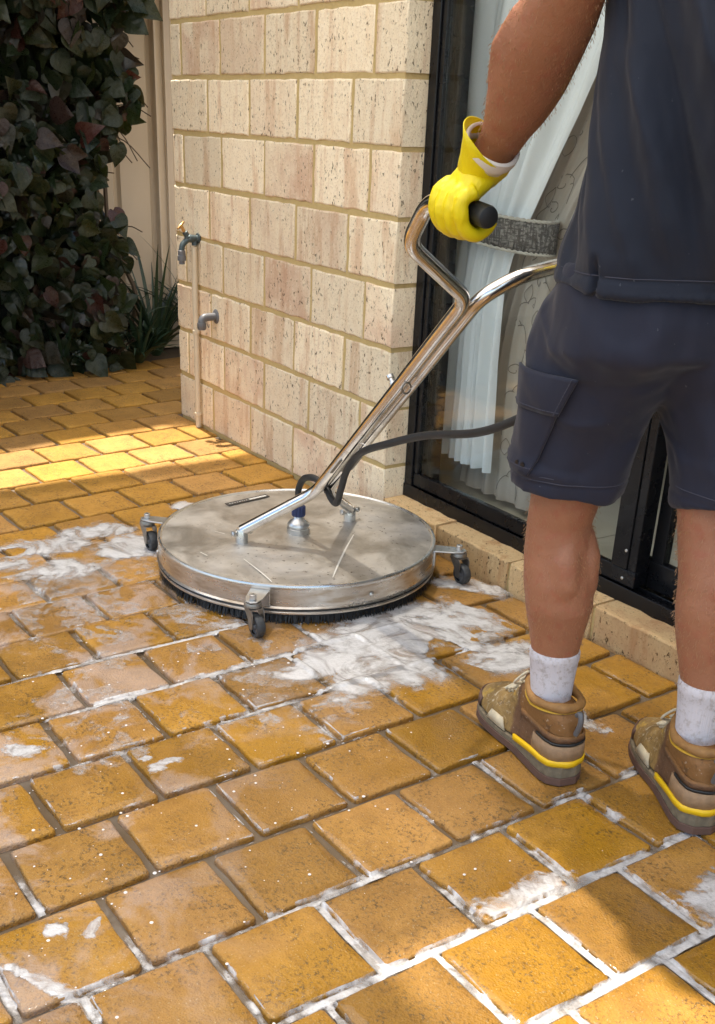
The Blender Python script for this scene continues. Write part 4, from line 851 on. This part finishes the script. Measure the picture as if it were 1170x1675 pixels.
# ---- gloves
def glove(side):
    gb = B(); s = -1 if side == 'left' else 1; base = Vector((0, 0, 0)) if side == 'left' else None
    def T(p):                                                    # the right hand mirrors the left on the other grip
        p = Vector(p)
        if side == 'right': p = Vector((p.x + .015, -.82 - p.y, p.z - .050))
        return p
    def bar(x): return Vector((x, -.615 - .15 * (x - 1.0), .991 - .10 * (x - 1.035)))
    for i in range(4):
        x = 1.040 + .0245 * i; r = (.0125, .0130, .0125, .0112)[i]; c = bar(x); pts = []
        ln = (1.0, 1.07, 1.0, .88)[i]
        for ang, rad, dx in ((25, .036, .006), (62, .040, .002), (100, .0385 * ln, 0), (140, .0375 * ln, -.001), (178, .0335, 0), (215, .0305, .002), (248, .029, .004)):
            pts.append(T(c + Vector((dx, -math.sin(R(ang)) * rad, math.cos(R(ang)) * rad))) - P0)
        gb.tube(curve_pts(pts, 3), [r * (1.12 - .16 * k / 18 + (.06 if k in (5, 6, 10, 11) else 0)) for k in range(19)], 12)
    def st(lst): return [(T(p), a, b_) for p, a, b_ in lst]
    limb(gb, st([((1.104, -.606, 1.064), .036, .030), ((1.090, -.611, 1.048), .039, .029), ((1.084, -.620, 1.034), .046, .028), ((1.078, -.630, 1.022), .050, .025), ((1.075, -.639, 1.010), .050, .021)]), Vector((1, 0, .25)).normalized(), 20)
    gb.tube(curve_pts([T(p) - P0 for p in ((1.085, -.592, 1.044), (1.065, -.584, 1.028), (1.040, -.584, 1.008), (1.026, -.590, .986), (1.028, -.598, .968))], 4), [.018 - .0003 * k for k in range(17)], 12)
    def gd(co, no):
        return .0022 * (fbm(co[:, 0] * 60, co[:, 1] * 60, co[:, 2] * 60, oct=3, s=5) - .5)
    g_ = fuse(gb, 'rubber_glove', .0026, 5, M['glove'], per, gd)
    ax = (Vector((.65, -.12, .75)) if side == 'left' else Vector((.55, .09, .83))).normalized(); u = (Vector((_R.x, _R.y, _R.z)) - ax * ax.dot(_R)).normalized(); w = ax.cross(u); rings = []
    c0 = T((1.083, -.612, 1.040)) - P0
    for q, (t, r, tl) in enumerate(((0, .0350, 0), (.010, .0385, 0), (.022, .0405, .1), (.034, .0425, .2), (.046, .0445, .5), (.057, .0470, 1.0))):
        ring = []
        for k in range(40):
            a = 2 * math.pi * k / 40; wr = 1 + .025 * math.sin(3 * a + q) + .018 * math.sin(5 * a + 2 * q)
            off = -u * .006 * tl; ring.append(c0 + off + ax * (t - .021 * tl * math.cos(a)) + (u * math.cos(a) * (1 + .05 * tl) + w * math.sin(a) * .92) * r * wr)
        rings.append(ring)
    B().loft(rings, cap=False).obj('glove_cuff', M['glove'], g_, smooth=True, solid=.0016)
    lr = []
    for q, (t, r) in enumerate(((.030, .0400), (.038, .0425), (.046, .0460), (.0560, .0465), (.0585, .0440), (.056, .0405))):
        lr.append([c0 + ax * (t - .004 * math.cos(2 * math.pi * k / 40)) + (u * math.cos(2 * math.pi * k / 40) + w * math.sin(2 * math.pi * k / 40) * .93) * r * (1 + .015 * math.sin(4 * 2 * math.pi * k / 40)) for k in range(40)])
    B().loft(lr, cap=False).obj('cuff_lining', M['lining'], g_, smooth=True, solid=.0016)
glove('left'); glove('right')

# ---- socks and boots
def sock(pts):
    b = B(); limb(b, pts, n=28); return b.obj('sock', M['sock'], per, smooth=True)
for st in ([((1.270, -.486, .10), .032), ((1.267, -.486, .14), .0370), ((1.263, -.4855, .19), .0415), ((1.2615, -.485, .222), .0448), ((1.2612, -.485, .226), .0462), ((1.261, -.485, .240), .0462), ((1.261, -.485, .243), .0440)],
           [((1.510, -.366, .10), .032), ((1.507, -.362, .145), .0370), ((1.504, -.36, .205), .0415), ((1.5032, -.36, .236), .0448), ((1.503, -.36, .240), .0462), ((1.503, -.36, .254), .0462), ((1.503, -.36, .257), .0440)]): sock(st)
SEC = [(-.047, .012, .010, .118), (-.043, .023, .021, .134), (-.034, .033, .031, .146), (-.015, .0385, .0385, .149), (.010, .0400, .0430, .148), (.035, .0400, .0450, .148), (.060, .0405, .0440, .151), (.080, .0410, .0400, .158), (.096, .0420, .036, .156), (.112, .0445, .036, .134), (.130, .0480, .038, .112), (.155, .0510, .041, .097), (.182, .0525, .042, .087), (.210, .0510, .041, .080), (.237, .045, .035, .072), (.257, .034, .025, .061), (.270, .019, .012, .049), (.275, .008, .005, .040)]
def hw(x):
    for a, b in zip(SEC[:-1], SEC[1:]):
        if x <= b[0]: t = max(0, (x - a[0]) / (b[0] - a[0])); return a[1] + (b[1] - a[1]) * t
    return SEC[-1][1]
def outline(off=0, x1=None):
    xs = [s[0] for s in SEC]; 
    L_ = [(x, hw(x) + off) for x in xs]; 
    pts = [(x + (off if i == len(L_) - 1 else (-off if i == 0 else 0)), w) for i, (x, w) in enumerate(L_)]
    return pts + [(x, -w) for x, w in reversed(pts)]
def boot(loc, ang, label):
    bt = link('work_boot', None, None, per, Vector(loc) - P0, ang)
    rings = []
    for x, wb, wt, h in SEC:
        ring = []; z0 = .024; n = 9; tall = h > .105
        for k in range(n + 1):
            t = k / n
            if tall: w = wb + (wt - wb) * t - .004 * math.sin(math.pi * t); w *= math.sqrt(max(0, 1 - max(0, (t - .9) / .1) ** 2)) * .25 + .75 if t > .9 else 1; z = z0 + (h - z0) * t
            else: a = t * math.pi / 2; w = wb * (math.cos(a) ** .55) if k < n else 0; z = z0 + (h - z0) * (math.sin(a) ** .85)
            ring.append((w, z))
        full = [Vector((x, w, z)) for w, z in ring] + [Vector((x, -w, z)) for w, z in reversed(ring)]
        rings.append(full)
    up = B(); up.loft(rings)
    up_o = up.obj('boot_upper', M['boot'], bt, smooth=True); up_o.modifiers.new('sub', 'SUBSURF').levels = 1; up_o.modifiers['sub'].render_levels = 2
    def slab(z0, z1, off, mat, name, zs=None):
        o = outline(off); n = len(o); return B().loft([[Vector((x, y, (zs(x) if (zs and q) else z))) for x, y in o] for q, z in enumerate((z0, z1))]).obj(name, M[mat], bt, bevel=.0015)
    slab(0, .0160, .0045, 'outsole', 'outsole'); slab(.0161, .028, .0030, 'midsole', 'midsole', lambda x: .027 + .016 * max(0, min(1, (.09 - x) / .08)))
    def band(name, xa, z0, z1, off, mat, parent=bt, zfun=None, xb=-1):
        xs = [x for x in [xa + (-.047 - xa) * k / 20 for k in range(21)]]; pts = [(x, hw(x) + off) for x in xs]; pts[-1] = (-.047 - off, .006)
        pts = pts + [(x, -y) for x, y in reversed(pts)]
        rows = [[Vector((x, y * (1 - (0.10 * max(0, (z - .06) / .08))), z + (zfun(x) if zfun else 0))) for x, y in pts] for z in (z0, (z0 + z1) / 2, z1)]
        return B().loft(rows, cap=False, closed=False).obj(name, M[mat], parent, smooth=True, solid=.004)
    ys = band('yellow_stripe', .085, .0400, .0525, .0048, 'ystripe', zfun=lambda x: -.010 * max(0, (x - .01) / .075)); band('heel_panel', .022, .0520, .083, .0022, 'tan'); band('heel_tab', .012, .085, .089, .0026, 'rubber'); band('ankle_band', .075, .090, .104, .0006, 'boot')
    cr = B(); pts = [Vector((.032 + .062 * math.cos(2 * math.pi * k / 36), .0440 * math.sin(2 * math.pi * k / 36), .148 + .012 * max(0, math.cos(2 * math.pi * k / 36)) + .006 * max(0, -math.cos(2 * math.pi * k / 36)))) for k in range(37)]
    co = cr.tube(pts, [.0085 + .002 * math.sin(k * .7) * math.sin(k * .31) for k in range(37)], 12, cap=False).obj('padded_collar', M['ochre'], bt, smooth=True)
    B().tube([p + Vector((0, math.copysign(.004, p.y), -.010)) for p in pts], .0026, 6, cap=False).obj('collar_piping', M['piping'], co, smooth=True)
    B().tube(curve_pts([(-.054, 0, .112), (-.064, 0, .140), (-.060, 0, .158), (-.050, 0, .150)], 4), .005, 8).obj('pull_loop', M['greypl'], bt, smooth=True)
    tg = B(); tg.loft([[Vector((x, y, z - abs(y) * .18 + dz)) for y in (-.024, -.012, 0, .012, .024)] for x, z, dz in ((.146, .100, 0), (.122, .124, 0), (.104, .150, 0), (.093, .178, 0))], cap=False, closed=False); tg.obj('tongue', M['boot'], bt, smooth=True, solid=.006)
    def topz(x):
        for a, b in zip(SEC[:-1], SEC[1:]):
            if x <= b[0]: return a[3] + (b[3] - a[3]) * (x - a[0]) / (b[0] - a[0])
    for k in range(5):
        x = .106 + .0135 * k; z = topz(x) + .008; w = .026
        for s in (-1, 1): B().tube(curve_pts([(x - .004, s * w, z - .007), (x, s * w * .5, z), (x + .004, 0, z + .003), (x + .008, -s * w * .5, z - .001), (x + .011, -s * w, z - .009)], 3), .0034, 7).obj('lace', M['lace'], bt, smooth=True)
    for s in (-1, 1): B().tube(curve_pts([(.104, s * .004, .150), (.092, s * .026, .172), (.104, s * .046, .146), (.116, s * .014, .134)], 5), .0025, 7).obj('lace', M['lace'], bt, smooth=True)
    for s in (-1, 1):                                             # scuffed overlay along the toe
        rows = [[Vector((x, s * (hw(x) * c + .0016), z)) for x in (.118, .134, .150, .166, .182)] for z, c in ((.030, 1.0), (.041, .985), (.052, .93))]
        for r in rows: r[0].x += (r[0].z - .03) * .8; r[-1].x -= (r[-1].z - .03) * .5
        B().loft(rows, cap=False, closed=False).obj('side_overlay', M['scuff'], bt, smooth=True, solid=.003)
    rows = []
    for zz, c, dx in ((.030, 1.0, 0), (.040, .985, .0), (.050, .92, -.004)):
        o = [(x + (.002 if x > .25 else 0), hw(x) * c) for x in (.225, .24, .25, .26, .268, .274)]; rows.append([Vector((x + dx, y + .0015, zz)) for x, y in o] + [Vector((x + dx, -y - .0015, zz)) for x, y in reversed(o)])
    B().loft(rows, cap=False, closed=False).obj('toe_bumper', M['outsole'], bt, smooth=True, solid=.003)
    bt['label'] = label
boot((1.306, -.492, .001), math.pi - R(13), 'muddy brown boot with yellow heel stripe, nearer the cleaner'); boot((1.545, -.380, .001), math.pi - R(30), 'muddy brown boot with yellow heel stripe, at the picture edge')

# ================================================================== SOAP FOAM AND WATER
def foam_field():
    st = .003; xs = np.arange(-.62, 2.02, st); ys = np.arange(-1.75, .02, st); X, Y = np.meshgrid(xs, ys, indexing='ij')
    U = ((X * E1.x + Y * E1.y) - PX0) / PW; V = (X * E2.x + Y * E2.y) / PL
    S = np.clip((1 - np.floor(U)) / 4, 0, 1); Ur = U - S * (.07 - .05 * V); I = np.floor(Ur); fu = Ur - I
    ph = -.05 - .036 * I - np.where(I % 2 != 0, .5, 0); fv = (V - ph) % 1.0
    du = np.minimum(fu, 1 - fu) * PW; dv = np.minimum(fv, 1 - fv) * PL; d = np.minimum(du, dv)             # distance to the joint's middle
    wx = (fbm(X * 7, Y * 7, oct=3, s=1) - .5) * .10; wy = (fbm(X * 7 + 9, Y * 7, oct=3, s=2) - .5) * .10; Xw, Yw = X + wx, Y + wy
    def blob(cx, cy, rx, ry, rot=0):
        c, s = math.cos(rot), math.sin(rot); a = ((Xw - cx) * c + (Yw - cy) * s) / rx; b = (-(Xw - cx) * s + (Yw - cy) * c) / ry; return np.clip(1 - np.sqrt(a * a + b * b), -1, 1)
    n1 = fbm(Xw * 14, Yw * 14, oct=5, s=4); n2 = fbm(Xw * 45, Yw * 45, oct=4, s=8); n3 = fbm(X * 5 + Y * 11, Y * 3, oct=4, s=14)
    pool = np.full_like(X, -1.0)
    for a in ((.72, -.42, .20, .26, 0), (.66, -.22, .17, .15, .5), (.80, -.55, .10, .22, 0), (.52, -.07, .14, .07, .5), (.88, -.26, .09, .14, -.2), (.58, -.36, .10, .14, 0), (.70, -.62, .06, .17, 0)): pool = np.maximum(pool, blob(*a))
    for a in ((-.28, -.95, .09, .27, .12), (-.34, -.80, .07, .17, 0), (-.18, -.74, .12, .13, .3), (-.20, -1.15, .07, .24, 0), (-.42, -.45, .05, .06, 0), (-.10, -.98, .14, .12, 0)): pool = np.maximum(pool, blob(*a))
    for a in ((.60, -.13, .075, .055, .4), (.70, -.085, .09, .05, .3), (.80, -.36, .055, .05, .8), (.86, -.37, .06, .035, 0), (-.28, -1.10, .03, .10, .1)): pool = pool - 1.2 * np.clip(blob(*a) + .12 + (n1 - .5) * 1.2 + (n2 - .5) * .9, 0, 1) * 1.8
    thin = np.maximum(blob(.10, -.98, .40, .34), np.maximum(blob(.40, -.78, .30, .22), blob(.75, -.70, .22, .40)))
    thin = np.maximum(thin, np.maximum(blob(.66, -1.30, .16, .22), blob(.86, -1.18, .10, .12)) * .8)
    spot = np.full_like(X, -1.0)
    for a in ((1.37, -1.515, .055, .018, .35), (1.258, -1.46, .024, .026, 0), (1.275, -1.40, .016, .03, .4), (1.57, -.795, .045, .10, -.2), (.735, -1.34, .026, .045, 0), (.95, -1.12, .025, .045, .6), (.90, -1.15, .018, .02, 0), (1.46, -.49, .02, .02, 0), (1.18, -.29, .07, .04, .4), (1.72, -.50, .05, .10, .5)): spot = np.maximum(spot, blob(*a))
    def zone(tab):
        r = np.full_like(X, -1.0)
        for a, k in tab: r = np.maximum(r, blob(*a) * k)
        return r
    jr = zone((((.40, -1.02, .36, .62, 0), 1.1), ((.62, -.86, .16, .62, 0), 1.3), ((.72, -.66, .18, .42, 0), 1.2), ((1.72, -.78, .36, .62, 0), 1.2), ((1.58, -1.02, .18, .34, 0), 1.0), ((1.5, -.42, .2, .25, 0), .8), ((1.40, -.95, .10, .5, 0), .5)))     # suds in the long joints
    jc = zone((((.60, -.62, .24, .22, 0), 1.1), ((1.72, -.78, .34, .56, 0), 1.2), ((1.36, -1.48, .16, .3, 0), .55), ((1.18, -1.52, .10, .2, 0), .9), ((.80, -.60, .16, .2, 0), .8), ((1.28, -.62, .16, .2, 0), .6), ((1.55, -1.06, .15, .2, 0), 1.0)))                 # and in the cross joints
    ed = zone((((1.05, -1.05, .85, .85, 0), 1.0), ((1.6, -.9, .6, .7, 0), 1.1)))
    n4 = fbm(X * 130, Y * 130, oct=3, s=19); tp = pool * 1.6 + (n1 - .5) * 1.6 + (n2 - .5) * .5 + (n4 - .5) * .15 + .04
    tt = thin * 1.0 + (n1 - .52) * 2.0 + (n2 - .5) * 1.5 + (n3 - .5) * 1.3 - .36
    n4 = fbm(X * 130, Y * 130, oct=3, s=19); ts = np.minimum(spot * 1.5 + (n2 - .5) * 1.9 + (n4 - .5) * 1.0 - .02, .62)
    ju = sstep(.0125, .004, du); jv = sstep(.0125, .004, dv); jw = np.maximum(ju, jv)
    tj = np.maximum((jr * 1.5 + (n1 - .5) * 1.7 + (n2 - .5) * .8 - .02) * ju - (1 - ju) * .9, (jc * 1.5 + (n1 - .5) * 1.9 + (n2 - .5) * .8 - .02) * jv - (1 - jv) * .9)
    eg = np.exp(-((d - .0100) / .0026) ** 2); te = (ed * .55 + (n2 - .5) * 1.7 + (n1 - .5) * 2.2 + .06) * eg - (1 - eg) * .7
    tj = np.maximum(tj, te)
    top = -.0095 * sstep(.0105, .006, d)                                                                 # the stone or the joint below
    top = top * (1 - sstep(-.05, .25, tp))
    thick = np.maximum(np.maximum(tp, np.minimum(tt, .34)), np.maximum(ts, np.minimum(tj, .62)))
    h = top + .0008 + .0022 * np.clip(thick, 0, 1.2) + .0007 * (n2 - .5) * np.clip(thick, 0, 1) + (np.clip(tj, 0, 1) * .0040) * jw
    keep = (thick > -.06) & (Y < -.004 - X * 0)
    R2 = (X - CX) ** 2 + (Y - CY) ** 2; keep &= R2 > .355 ** 2
    idx = -np.ones(X.shape, int); q = keep[:-1, :-1] & keep[1:, :-1] & keep[:-1, 1:] & keep[1:, 1:]
    used = np.zeros_like(keep); used[:-1, :-1] |= q; used[1:, :-1] |= q; used[:-1, 1:] |= q; used[1:, 1:] |= q
    idx[used] = np.arange(used.sum()); co = np.stack([X[used], Y[used], h[used]], -1)
    a = idx[:-1, :-1][q]; b = idx[1:, :-1][q]; c = idx[1:, 1:][q]; d_ = idx[:-1, 1:][q]
    me = bpy.data.meshes.new('soap_foam'); me.from_pydata(co.tolist(), [], np.stack([a, b, c, d_], -1).tolist()); me.update(); me.shade_smooth()
    at = me.attributes.new('thick', 'FLOAT', 'POINT'); at.data.foreach_set('value', thick[used].astype('f')); return me
fo = link('soap_foam', foam_field(), M['foam']); tag(fo, 'white soap suds on the pavers and in their joints', 'foam', kind='stuff')
# suds bubbles left standing on the wet pavers
bb = B(); rr = random.Random(77); dome = [(1.0, 0), (.92, .38), (.60, .72), (.001, .85)]
for k in range(700):
    x = rr.uniform(.35, 1.75); y = rr.uniform(-1.55, -.5)
    if rr.random() > max(0, 1 - abs((x + y * .55) - .35) / .75) * .9 + .06: continue
    r = .0009 + .0026 * rr.random() ** 3; bb.lathe([(a * r, b * r * .55 + .0002) for a, b in dome], (x, y, 0), 8)
tag(bb.obj('suds_bubbles', M['lining'], smooth=True), 'tiny suds bubbles scattered over the wet pavers', 'foam', kind='stuff')
dl = B(); dl.add([(0, 0, .004), (.018, .006, .010), (.034, .0, .003), (.017, -.008, .007), (.046, .004, .006)], [(0, 1, 3), (1, 2, 3), (1, 4, 2)]); tag(dl.obj('dead_leaf', M['dead'], loc=(-1.05, -.037, .002), solid=.001), 'small dry curled leaf on the sunlit paver by the wall', 'leaf')
